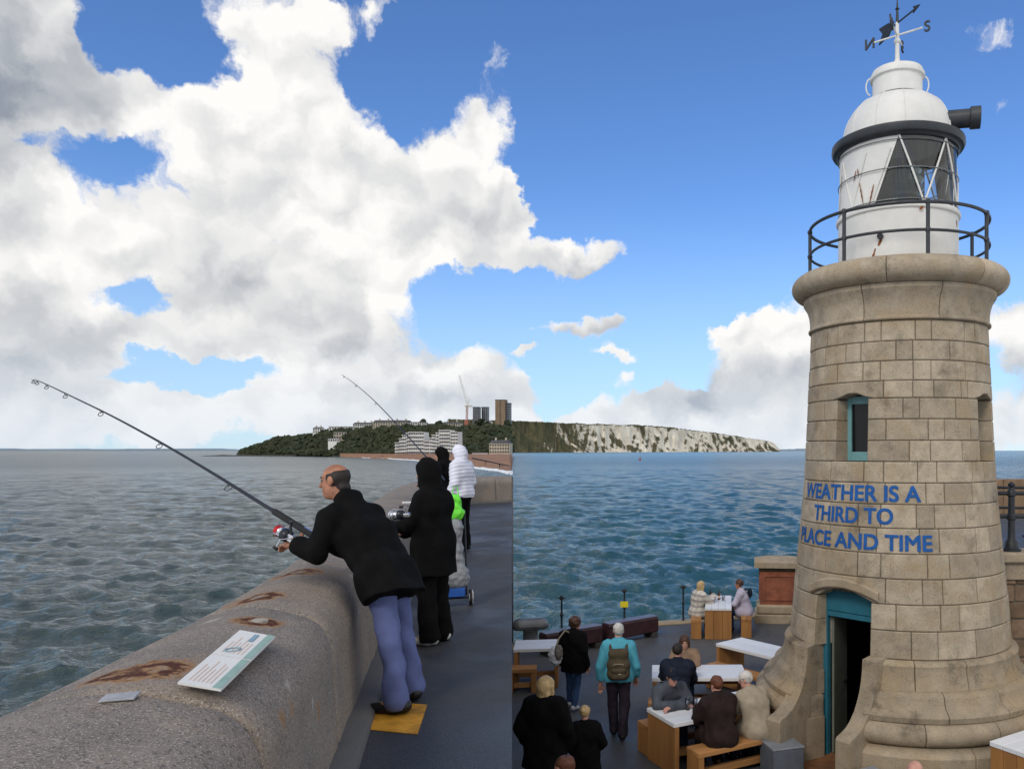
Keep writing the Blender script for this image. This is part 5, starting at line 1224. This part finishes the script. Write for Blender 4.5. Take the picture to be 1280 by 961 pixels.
def reel(loc, axis, up, label, parent_rod=None, red=True, sc_=1.0):
    e = empty('fishing_reel', loc, 0, label, 'fishing reel'); a = Vector(axis).normalized(); u = Vector(up); u = (u - a * u.dot(a)).normalized(); rot = Matrix((a.cross(u), u, a)).transposed().to_euler(); e.rotation_euler = Matrix((u.cross(a), u, a)).transposed().to_euler(); e.scale = (sc_,) * 3
    MB().lathe([(.0, .075), (.030, .075), (.036, .068), (.036, .035), (.034, .033)], 20).build('spool_cap', M['red_metal' if red else 'chrome'], e)
    MB().lathe([(.034, .034), (.031, .030), (.031, .002), (.037, 0), (.037, -.006)], 20, close=False).build('spool', M['chrome'], e)
    MB().lathe([(.041, -.005), (.043, -.012), (.041, -.045), (.025, -.062), (0, -.066)], 20).build('rotor', M['carbon'], e)
    MB().box((0, .0, -.085), (.034, .05, .06), 0, .008).build('gearbox', M['chrome'], e); MB().tube([(0, .02, -.075), (0, .07, -.055), (0, .105, -.05)], [.011, .008, .010], 8).build('reel_foot', M['carbon'], e)
    MB().tube([(-.044, .0, -.02), (-.052, .0, .03), (-.03, -.036, .058), (.03, -.036, .058), (.052, 0, .03), (.044, 0, -.02)], .0035, 6).build('bail', M['chrome'], e)
    MB().tube([(.015, 0, -.085), (.075, 0, -.085), (.085, -.05, -.075)], .005, 6).build('handle', M['chrome'], e); MB().lathe([(0, -.02), (.011, -.015), (.011, .015), (0, .02)], 10, (.088, -.062, -.072)).build('handle_knob', M['rubber'], e); return e
p0, p1 = at(412, 682, 5.42), at(320, 625, 5.9); rd = (p1 - p0).normalized()
reel(at(355, 667, 5.42), rd, (0, 0, 1), 'silver and red spinning reel in the leaning man\'s hand', red=True, sc_=1.05)
reel(at(497, 643.5, 6.62), (-1.0, .12, -.02), (0, 1, .2), 'silver and black reel held out by the hooded figure in the long coat', red=False, sc_=.95)

# --- things on and by the parapet
lf = empty('information_board', onz(283, 827, WZ + .82), 0, 'folded white information board with teal edge lying on the granite parapet', 'board')
c = [onz(222, 855, WZ + .835), onz(276, 864, WZ + .835), onz(344, 797, WZ + .835), onz(300, 789, WZ + .835)]
O_ = Vector(lf.location)
def q4(u, v, z=0): a = c[0].lerp(c[3], v); d = c[1].lerp(c[2], v); return a.lerp(d, u) - O_ + Vector((0, 0, z))
for v0, v1 in ((0, .48), (.49, 1)):
    pn = MB().prism([q4(0, v0), q4(1, v0), q4(1, v1), q4(0, v1)], (0, 0, .008)).build('panel', M['paper'], lf)
    MB().prism([q4(.80, v0 + .005, .0085), q4(.985, v0 + .005, .0085), q4(.985, v1 - .005, .0085), q4(.80, v1 - .005, .0085)], (0, 0, .0015)).build('teal_border', M['print_teal'], pn)
    for k in range(6):
        u = .16 + .10 * k + .004; ln = random.uniform(.5, .95); MB().prism([q4(u, v0 + .05, .0085), q4(u + .022, v0 + .05, .0085), q4(u + .022, v0 + (v1 - v0) * ln, .0085), q4(u, v0 + (v1 - v0) * ln, .0085)], (0, 0, .001)).build('text_line', M['print_orange'], pn)
rc = q4(.38, .60, .011); MB().tube([rc + Vector((.030 * math.cos(t), .030 * math.sin(t), 0)) for t in [k * math.pi / 8 for k in range(17)]], .003, 5, cap=False).build('ring_emblem', M['print_blue'], lf)
MB().prism([q4(.50, .80, .0105), q4(.62, .80, .0105), q4(.62, .95, .0105), q4(.50, .95, .0105)], (0, 0, .001)).build('blue_heading', M['print_blue'], lf)
pl = onz(150, 869, WZ + .835); o = MB().box((0, 0, -.004), (.105, .085, .008), .35, .002).build('survey_plate', mat('lead_plate', (.36, .37, .40), .6, .2, 20, .002, 60), None, pl); tag(o, 'small grey metal plate set on a joint of the parapet', 'plate')
for px, py, lab in ((192, 837, 'pale round socket in a rust ring beside the information board'), (322, 773, 'pale rust-ringed socket just past the far end of the information board'), (332, 745, 'pale rust-ringed socket on the stone where the leaning man rests')):
    o = MB().lathe([(.05, -.02), (.05, -.008), (.04, -.004), (0, -.003)], 18).build('fixing_stud', mat('stud_plaster', (.36, .32, .28), .9, .2, 20) if 'stud_plaster' not in M else M['stud_plaster'], None, onz(px, py, WZ + .822)); tag(o, lab, 'stud', 'rust-ringed sockets along the parapet')
o = MB().box((0, 0, 0), (.30, .10, .035), .5, .01).build('bait_tray', M['plastic_white'], None, onz(515, 628, WZ + .84)); tag(o, 'small white tray left on the parapet past the hooded figure', 'tray')
# shopping trolley with a plastic sack and a lime bag
tl_ = onz(568, 757, WZ); tr_ = empty('shopping_trolley', (tl_.x, tl_.y, WZ), R(20), 'two-wheeled shopping trolley with grey plastic sack behind the hooded figure', 'trolley')
for sx_ in (-1, 1):
    wh = MB().tube([(sx_ * .17 - .012, 0, .085), (sx_ * .17 + .012, 0, .085)], .085, 20).build('wheel', M['rubber'], tr_); MB().tube([(sx_ * .17 - .016, 0, .085), (sx_ * .17 + .016, 0, .085)], .045, 14).build('hub', M['plastic_white'], wh)
    MB().tube([(sx_ * .17 + .018 + .075 * 0, .075 * math.cos(t), .085 + .075 * math.sin(t)) for t in [k * math.pi / 8 for k in range(17)]], .006, 6, cap=False).build('rim', M['plastic_white'], wh)
MB().tube([(-.18, 0, .085), (.18, 0, .085)], .012, 8).build('axle', M['iron'], tr_); MB().box((0, .02, .15), (.22, .16, .10), 0, .01).build('base', M['blue_plastic'], tr_)
MB().tube([(-.13, .03, .1), (-.13, .10, .6), (-.12, .16, 1.02), (0, .18, 1.06), (.12, .16, 1.02), (.13, .10, .6), (.13, .03, .1)], .011, 8).build('frame', M['iron'], tr_)
sk = SDF(); sk.cone((-.04, .04, .30), (.05, .05, .30), .10, k=.1); sk.cone((0, .05, .3), (0, .09, .82), .125, .075, k=.1); sk.cone((-.03, .09, .80), (.03, .09, .86), .06, .045, k=.12)
link('sack', sk.mesh('sack', mat('grey_sack', (.24, .25, .27), .35, .3, 8, .015, 18), .010, .006, 1.6), tr_)
lb = onz(568, 757, WZ); lbp = at(569, 630, lb.y + .15); lbo = empty('lime_bag', (lbp.x, lbp.y, lbp.z), 0, 'lime green carrier bag hanging above the trolley', 'bag'); sk = SDF(); sk.cone((-.03, 0, -.10), (.03, 0, -.10), .06, k=.05); sk.cone((0, 0, -.1), (0, 0, .06), .075, .06, k=.05); link('pouch', sk.mesh('pouch', M['lime'], .009, .006, 1.5), lbo)
MB().tube([(-.04, 0, .08), (-.02, .01, .19), (.02, .01, .19), (.04, 0, .08)], .006, 6).build('handle', M['lime'], lbo)
# ------------------------------------------------------------------ the terrace: tables, benches and people
def Tz(p): return Vector((p[0], p[1], TZ))
def table(label, cx, cy, ang, L, W, H=.75, planks=4, stretcher=True):
    e = empty('picnic_table', (cx, cy, TZ), ang, label, 'table', 'white-topped timber tables on the terrace')
    n = 4; wd = W / n
    for k in range(n): MB().box((0, -W / 2 + wd * (k + .5), H - .03), (L, wd - .004, .06), 0, .005).build('top_plank', M['table_white'], e)
    for sx_ in (-1, 1):
        for k in range(planks):
            pw_ = W / planks; MB().box((sx_ * (L / 2 - .05), -W / 2 + pw_ * (k + .5), (H - .06) / 2), (.07, pw_ - .005, H - .062), 0, .005).build('end_plank', M['timber'], e)
    if stretcher: MB().box((0, 0, .18), (L - .18, .10, .10), 0, .006).build('stretcher', M['timber_flat'], e)
    return e
def bench(label, cx, cy, ang, L, W=.32, H=.45):
    e = empty('bench', (cx, cy, TZ), ang, label, 'bench', 'plain timber benches at the tables')
    for k in (-1, 1): MB().box((0, k * W / 4, H - .035), (L, W / 2 - .004, .07), 0, .006).build('seat_plank', M['timber_flat'], e)
    for sx_ in (-1, 1): MB().box((sx_ * (L / 2 - .05), 0, (H - .07) / 2), (.09, W - .01, H - .072), 0, .006).build('leg', M['timber'], e)
    MB().box((0, 0, .12), (L - .2, .08, .09), 0, .006).build('stretcher', M['timber_flat'], e); return e
def off(cx, cy, ang, u, v): return cx + u * math.cos(ang) - v * math.sin(ang), cy + u * math.sin(ang) + v * math.cos(ang)
# near table with three people
n0 = (.60, 11.78, R(30)); table('white-topped timber table where three men sit round a beer glass', *n0, 1.78, .80)
bench('timber bench under the man in beige and the man in dark brown', *off(*n0, .12, -.66), n0[2], 1.75); bench('timber bench under the man in grey sweater and dark cap', *off(*n0, -.1, .62), n0[2], 1.5)
# middle table with the couple
m0 = (.45, 13.62, R(1)); table('white-topped timber table between the couple back to back with the grey sweater', *m0, 1.58, .82)
bench('timber bench under the man in navy at the couple\'s table', *off(*m0, -.1, -.62), m0[2], 1.5); bench('timber bench under the brown-haired woman at the couple\'s table', *off(*m0, .1, .66), m0[2], 1.5)
# empty table by the lighthouse
k0 = (1.62, 15.3, R(-47)); table('empty white-topped timber table beside the lighthouse base', *k0, 1.46, .74); bench('empty timber bench at the table beside the lighthouse base', *off(*k0, .1, -.62), k0[2], 1.4)
# far table by the sea
f0 = (1.16, 19.9, R(86)); table('white-topped timber table by the sea with bottles and glasses on it', *f0, 1.7, .64, planks=3)
bench('timber bench under the woman in the checked coat', .60, 19.75, R(88), 1.3, .26, .46); bench('timber bench under the man in the lilac hoodie', 1.83, 19.85, R(86), 1.3, .26, .46)
# table cut off by the walkway
l0 = (-2.62, 15.52, R(7)); table('empty white-topped timber table against the retaining wall', *l0, .86, .74); bench('short timber bench at the table against the retaining wall', -2.80, 14.98, R(7), .52)
# table at the foot of the lighthouse plinth
r0_ = (4.68, 9.98, R(33)); table('tall white-topped table standing in front of the lighthouse plinth', *r0_, 1.3, .72, .90)
def cube_stool(label, x, y, ang, s=.46, h=.44):
    e = empty('cube_stool', (x, y, TZ), ang, label, 'stool', 'grey cube stools by the lighthouse door'); MB().box((0, 0, (h - .03) / 2), (s, s, h - .03), 0, .012).build('body', M['box_grey'], e); MB().box((0, 0, h - .012), (s + .015, s + .015, .024), 0, .006).build('lid', mat('stool_lid', (.20, .215, .24), .5, .15, 5) if 'stool_lid' not in M else M['stool_lid'], e)
cube_stool('grey cube stool at the end of the bench, left of the lighthouse door', 1.53, 11.15, R(18)); cube_stool('grey cube stool right in front of the lighthouse door cheek', 2.50, 10.02, R(28), .44); cube_stool('grey cube stool before the plinth beside the tall table', 3.72, 9.82, R(20), .40)
# quay edge: posts, fender benches, bollard, pedestal
for (px, py, top, lab, sign) in ((705, 789, 748, 'black iron quay post nearest the mooring bollard', 0), (781, 781, 738, 'black iron quay post carrying a yellow notice', 1), (854, 777, 730, 'black iron quay post behind the woman in the checked coat', 0)):
    g = onz(px, py, TZ); y = min(g.y, edge_y(g.x) - .12); e = empty('quay_post', (g.x, y, TZ), 0, lab, 'post', 'iron posts along the quay edge'); h = .96
    MB().lathe([(.07, 0), (.06, .03), (.026, .05), (.024, h * .48), (.045, h * .5), (.045, h * .54), (.024, h * .56), (.022, h * .90), (.05, h * .92), (.055, h * .96), (.04, h), (0, h + .02)], 12).build('shaft', M['iron'], e); MB().tube([(-.09, 0, h * .95), (.09, 0, h * .95)], .016, 8).build('crossbar', M['iron'], e)
    if sign: MB().box((0, -.06, .58), (.20, .012, .15), 0, .004).build('notice', M['yellow'], e)
def fender_bench(label, a, c):
    a, c = Vector(a), Vector(c); d = c - a; ang = math.atan2(d.y, d.x); m_ = (a + c) / 2; e = empty('fender_beam', (m_.x, m_.y, TZ), ang, label, 'beam', 'dark timber beams along the quay'); L = d.length
    MB().box((0, 0, .30), (L, .34, .36), 0, .03).build('beam', M['fender'], e); MB().box((0, .0, .492), (L - .02, .30, .02), 0, .008).build('top_plank', mat('fender_top', (.10, .085, .11), .35, .3, 6) if 'fender_top' not in M else M['fender_top'], e)
    for q in (-1, 1): MB().box((q * (L / 2 - .12), 0, .06), (.16, .36, .12), 0, .01).build('foot', M['rock'], e)
fender_bench('dark maroon timber beam ending near the far white table', (-1.55, 18.55, 0), (-.42, 19.5, 0)); fender_bench('dark maroon timber beam beside the mooring bollard', (-2.85, 17.55, 0), (-1.68, 18.46, 0))
g = onz(668, 800, TZ); bo = empty('mooring_bollard', (-3.28, 18.55, TZ), R(15), 'rounded grey mooring bollard at the quay edge behind the wall-side table', 'bollard'); MB().lathe([(.24, 0), (.22, .05), (.17, .12), (.17, .32), (.2, .36)], 20).build('stem', M['steel_grey'], bo)
sk = SDF(); sk.cone((-.26, 0, .46), (.26, 0, .46), .16, k=.05); sk.plane((0, 0, .36), (0, 0, -1)); link('cap', sk.mesh('cap', M['steel_grey'], .02), bo)
pe = empty('stone_pedestal', (2.86, 21.35, TZ), R(-6), 'granite pedestal with red sandstone panels on the quay behind the lilac hoodie', 'pedestal')
MB().box((0, 0, .10), (1.30, 1.10, .24), 0, .02).build('plinth', M['granite_base'], pe); MB().box((0, 0, .34), (1.20, 1.0, .26), 0, .05).build('base', M['granite_base'], pe); MB().box((0, 0, .90), (1.02, .86, .88), 0, .01).build('die', M['red_sandstone'], pe)
for k, (xx, wd) in enumerate(((0, .74),)):
    for (x_, z_, ww, hh) in ((0, 1.22, .82, .05), (0, .60, .82, .05), (-.39, .91, .05, .57), (.39, .91, .05, .57)): MB().box((x_, -.44, z_), (ww, .03, hh), 0, .006).build('panel_frame', M['red_sandstone'], pe)
for (y_, z_, ww, hh) in ((0, 1.22, .66, .05), (0, .60, .66, .05), (-.31, .91, .05, .57), (.31, .91, .05, .57)): MB().box((-.52, y_, z_), (.03, ww, hh), 0, .006).build('panel_frame', M['red_sandstone'], pe)
MB().box((0, 0, 1.385), (1.08, .92, .09), 0, .02).build('neck_moulding', mat('dark_moulding', (.10, .085, .055), .9, .3), pe)
MB().add([(-.66, -.57, 1.44), (.66, -.57, 1.44), (.66, .57, 1.44), (-.66, .57, 1.44), (-.66, -.57, 1.58), (.66, -.57, 1.58), (.66, .57, 1.58), (-.66, .57, 1.58), (-.3, -.2, 1.68), (.3, -.2, 1.68), (.3, .2, 1.68), (-.3, .2, 1.68)], [(3, 2, 1, 0), (0, 1, 5, 4), (1, 2, 6, 5), (2, 3, 7, 6), (3, 0, 4, 7), (4, 5, 9, 8), (5, 6, 10, 9), (6, 7, 11, 10), (7, 4, 8, 11), (8, 9, 10, 11)]).build('cap', M['granite_base'], pe)
# drinks
def beer_glass(label, x, y, z, fill=.07, stem=True):
    e = empty('drinking_glass', (x, y, TZ + z), 0, label, 'glass')
    MB().lathe([(.033, 0), (.033, .005), (.006, .012), (.006, .06), (.03, .08), (.038, .12), (.035, .17), (.032, .17), (.034, .12), (.026, .085), (0, .07)] if stem else [(.028, 0), (.036, .13), (.033, .13), (.026, .008), (0, .008)], 18).build('bowl', M['drink_glass'], e); MB().lathe([(0, .072), (.025, .086), (.032, .115), (0, .116)] if stem else [(.024, .01), (.028, fill), (0, fill)], 16).build('drink', M['beer' if not stem else 'plastic_white'], e)
gx_, gy_ = off(*n0, -.42, .02); beer_glass('stemmed beer glass in front of the man in grey sweater', gx_, gy_, .752); gx_, gy_ = off(*n0, -.24, .10); beer_glass('half empty tumbler beside the stemmed beer glass', gx_, gy_, .752, .05, False)
for (dx, dy, nm) in ((.02, .0, 'dark beer bottle on the seaside table beside the tumbler of beer'), (-.18, .14, 'short dark bottle on the seaside table near the checked coat')):
    e = empty('bottle', (1.16 + dx, 20.15 + dy, TZ + .752), 0, nm, 'bottle'); MB().lathe([(.032, 0), (.033, .01), (.033, .13), (.013, .18), (.012, .23), (.015, .232), (0, .235)], 14).build('glass', M['bottle_glass'], e); MB().lathe([(.0335, .04), (.0335, .10)], 14, close=False).build('label_band', M['print_orange'], e)
beer_glass('tumbler of amber beer on the seaside table', 1.28, 20.0, .752, .07, False); beer_glass('stemmed glass on the seaside table behind the beer bottle', 1.22, 20.35, .752)
# people on the terrace
V_ = .0118
person('woman in black coat and jeans walking with a white bag, dark curly hair', (-1.74, 13.95, TZ), R(-14), 1.60, stand(nk=(0, .06, 1.455), ch=(0, .03, 1.28), hd=(.02, .11, 1.60), sl=(-.185, .05, 1.39), sr=(.185, .05, 1.39), kl=(-.09, .10, .50), al=(-.09, .10, .10), tl=(-.10, .25, .04), kr=(.10, .02, .49), ar=(.10, -.16, .12), tr=(.12, -.02, .035), wr=(.27, .05, .84), wl=(-.27, .02, .92), face=(.75, .75, -.12)), 'skin', dict(m='fabric_black', g=.034, hem=.24, flare=.09, hood='down'), dict(m='denim', g=.008, flare=0), 'shoe_white', ('curly', 'hair_brown'), V_)
bg_ = empty('shoulder_bag', (-1.98, 13.85, TZ), R(-14), 'white and grey shoulder bag on the back of the woman in black coat', 'bag'); sk = SDF(); sk.ell((0, -.10, .98), (.12, .10, .17), k=.03); link('pouch', sk.mesh('pouch', M['plastic_white'], .013, .008, 1.4), bg_)
sk = SDF(); sk.ell((.07, -.13, 1.04), (.07, .09, .14), k=.03); link('side_pocket', sk.mesh('side_pocket', mat('bag_grey', (.16, .14, .13), .9, .4, 20), .013, .005, 1.4), bg_); MB().tube([(.02, -.14, 1.12), (.07, -.12, 1.28), (.14, -.02, 1.40), (.17, .10, 1.34)], .016, 6).build('strap', mat('strap_tan', (.33, .28, .22), .9, .2), bg_)
bman = person('white-haired man in turquoise top with khaki backpack walking away', (-.84, 12.55, TZ), R(4), 1.79, stand(kl=(-.09, .12, .50), al=(-.07, .10, .10), tl=(-.07, .26, .05), kr=(.09, .0, .50), ar=(.06, -.12, .10), tr=(.06, .04, .035), wl=(-.275, .03, .83), el=(-.27, -.03, 1.10), wr=(.27, .12, .88), er=(.27, -.02, 1.10)), 'skin_pink', dict(m='fabric_blue', g=.028, hem=.06, sleeve=.92, flare=.0), dict(m='fabric_plum', g=.02), 'shoe_black', ('short', 'hair_white'), V_)
bp_ = empty('backpack', (-.84, 12.55, TZ), R(4), 'khaki backpack worn by the man in the turquoise top', 'backpack'); sk = SDF(); sk.cone((-.085, -.215, 1.06), (.085, -.215, 1.06), .095, k=.06); sk.cone((-.075, -.205, 1.36), (.075, -.205, 1.36), .085, k=.06); sk.cone((-.085, -.21, 1.2), (.085, -.21, 1.2), .10, k=.06); link('sack', sk.mesh('sack', M['khaki'], .012, .003, 1), bp_)
sk = SDF(); sk.cone((-.07, -.30, 1.04), (.07, -.30, 1.04), .05, k=.03); sk.cone((-.07, -.30, 1.13), (.07, -.30, 1.13), .045, k=.03); link('front_pocket', sk.mesh('front_pocket', M['khaki'], .011), bp_)
MB().tube([(-.11, -.29, 1.20), (-.05, -.315, 1.235), (.05, -.315, 1.235), (.11, -.29, 1.20)], .007, 6).build('zip', M['strap_tan'], bp_); MB().box((.02, -.355, 1.09), (.045, .008, .02), 0, .002).build('badge', M['strap_tan'], bp_)
for q in (-1, 1): MB().tube([(q * .12, -.19, 1.40), (q * .13, -.06, 1.50), (q * .13, .06, 1.46), (q * .14, .13, 1.30)], .022, 6).build('strap', M['khaki'], bp_); MB().tube([(q * .16, -.16, 1.05), (q * .2, -.02, 1.02), (q * .19, .1, 1.05)], .010, 6).build('strap', M['khaki'], bp_)
person('woman with blonde bob in big black coat, holding the child\'s side', (-1.58, 9.95, TZ), R(-12), 1.66, stand(wl=(-.30, .10, .92), el=(-.30, -.04, 1.12), wr=(.30, .12, .92), er=(.30, -.02, 1.12), face=(.35, 1, -.05)), 'skin', dict(m='fabric_black', g=.062, hem=.34, flare=.08, hood='down', fold=.009, fs=.6), dict(m='fabric_black'), 'shoe_black', ('bob', 'hair_blonde'), V_)
person('blonde child in black coat with furry collar beside the blonde woman', (-1.10, 10.12, TZ), R(10), 1.24, stand(hd=(0, .03, 1.66), wl=(-.24, .18, 1.0), el=(-.30, -.03, 1.13), wr=(.24, .18, 1.0), er=(.30, -.03, 1.13), face=(.6, 1, -.1)), 'skin_pink', dict(m='fabric_black', g=.055, hem=.34, flare=.10, fur=True), dict(m='fabric_black'), 'shoe_black', ('tied', 'hair_blonde'), V_)
person('auburn-haired person in dark jacket walking below the child, only the head showing', (-.98, 7.45, TZ), R(120), 1.66, stand(), 'skin_pink', dict(m='fabric_navy', hem=.08), dict(m='fabric_plum'), 'shoe_black', ('short', 'hair_auburn'), .014)
person('bald person in navy jacket below the lighthouse plinth, only the crown showing', (2.24, 7.36, TZ), R(150), 1.655, stand(), 'skin_pink', dict(m='fabric_navy', hem=.08), dict(m='denim'), 'shoe_black', None, .014)
# near table
a_ = n0[2]; gx_, gy_ = off(*n0, -.50, .60)
person('man in grey sweater and dark cap with folded arms facing across the near table', (gx_, gy_, TZ), a_ + math.pi - .1, 1.76, sit(.26, wl=(.10, .52, .80), el=(-.26, .36, .80), wr=(-.10, .50, .80), er=(.26, .36, .80), hd=(0, .34, 1.17), nk=(0, .26, 1.03), face=(.15, 1, -.18)), 'skin_pink', dict(m='fabric_grey', g=.026, hem=.05, seated=True, cap='fabric_navy', flare=0), dict(m='fabric_navy'), 'shoe_black', ('short', 'hair_dark'), V_, eyes=True)
gx_, gy_ = off(*n0, -.28, -.66)
person('man in dark brown jacket with auburn hair, back turned, on the near bench', (gx_, gy_, TZ), a_ - .12, 1.78, sit(.12, face=(-.25, 1, -.1)), 'skin_pink', dict(m='fabric_brown', g=.038, hem=.16, seated=True, flare=.0, fold=.007), dict(m='fabric_black'), 'shoe_brown', ('short', 'hair_auburn'), V_)
gx_, gy_ = off(*n0, .36, -.66)
person('man in beige fleece and white cap, back turned, on the near bench', (gx_, gy_, TZ), a_ + .05, 1.74, sit(.20, face=(-.7, 1, -.3), hd=(-.03, .27, 1.185)), 'skin_pink', dict(m='fabric_beige', g=.044, hem=.06, seated=True, flare=0, cap='cap_white', fold=.005), dict(m='fabric_navy'), 'shoe_black', ('short', 'hair_white'), V_)
gx_, gy_ = off(*m0, -.38, -.64)
person('man in navy jumper and grey hair, back turned, at the couple\'s table', (gx_, gy_, TZ), R(-4), 1.76, sit(.16, face=(.3, 1, 0)), 'skin_pink', dict(m='fabric_navy', g=.034, hem=.05, seated=True, flare=0), dict(m='fabric_black'), 'shoe_black', ('short', 'hair_dark'), V_)
gx_, gy_ = off(*m0, -.18, .66)
person('brown-haired woman in tan top sitting across the couple\'s table', (gx_, gy_, TZ), R(170), 1.66, sit(.18, face=(-.25, 1, -.15)), 'skin', dict(m='fabric_tan', g=.028, hem=.05, seated=True, flare=0), dict(m='denim'), 'shoe_white', ('long', 'hair_brown'), V_, eyes=True)
# seaside table
def plaid():
    m = bpy.data.materials.new('plaid'); m.use_nodes = True; t = m.node_tree; q = NB(t); P = t.nodes['Principled BSDF']; s = q.n('ShaderNodeSeparateXYZ'); t.links.new(q.n('ShaderNodeTexCoord').outputs['Object'], s.inputs[0])
    f1 = q.ramp(q.m('SINE', q.m('MULTIPLY', s.outputs[2], 46)), .0, .6); f2 = q.ramp(q.m('SINE', q.m('MULTIPLY', s.outputs[0], 46)), .1, .6)
    c_ = q.mix(q.m('MULTIPLY', f1, .75), (.62, .58, .52, 1), (.22, .20, .20, 1)); c_ = q.mix(q.m('MULTIPLY', f2, .45), c_, (.30, .25, .23, 1)); t.links.new(c_, P.inputs['Base Color']); P.inputs['Roughness'].default_value = .95; M['plaid'] = m
plaid()
person('woman with long fair hair in checked cream coat sitting by the sea', (.60, 19.72, TZ), R(-62), 1.68, sit(.10, face=(-.2, 1, -.05), wr=(.02, .50, .92), er=(.24, .30, .80)), 'skin', dict(m='plaid', g=.040, hem=.26, seated=True, flare=.02, hood='down'), dict(m='fabric_black'), 'shoe_black', ('long', 'hair_blonde'), .014)
person('man in lilac hoodie and jeans sitting by the sea', (1.84, 19.8, TZ), R(78), 1.74, sit(.14, face=(.25, 1, 0), wl=(-.08, .30, .62), wr=(.08, .30, .62)), 'skin_tan', dict(m='fabric_lilac', g=.032, hem=.05, seated=True, flare=0, hood='down'), dict(m='denim'), 'shoe_black', ('short', 'hair_brown'), .014)
sa = empty('shoulder_bag', (1.84, 19.8, TZ), R(78), 'navy shoulder bag slung on the man in the lilac hoodie', 'bag'); sk = SDF(); sk.ell((.03, -.085, .98), (.09, .06, .12)); link('pouch', sk.mesh('pouch', M['fabric_navy'], .014), sa); MB().tube([(.0, -.09, 1.06), (-.1, .03, 1.09), (-.09, .20, .96), (.0, .26, .75)], .018, 6).build('strap', M['fabric_navy'], sa)
# walkers on the beach
proto = None
for i, (px, py, Y, lab) in enumerate(((478, 571.5, 760, 'tiny walker on the shingle near the white flats, seaward side'), (544, 571, 640, 'tiny walker on the shingle below the honeycomb flats'), (624.5, 584, 330, 'small dark walker on the shingle before the cream seafront terrace'))):
    p = at(px, py, Y); p.z = 1.2 if i < 2 else .75
    if proto is None: proto = person(lab, p, 0, 1.7, stand(), 'skin', dict(m='fabric_navy', hem=.1), dict(m='fabric_navy'), 'shoe_black', ('short', 'hair_dark'), .03, 'walkers on the beach', hands=False)
    else: c_ = copy_tree(proto); c_.location = p; c_['label'] = lab
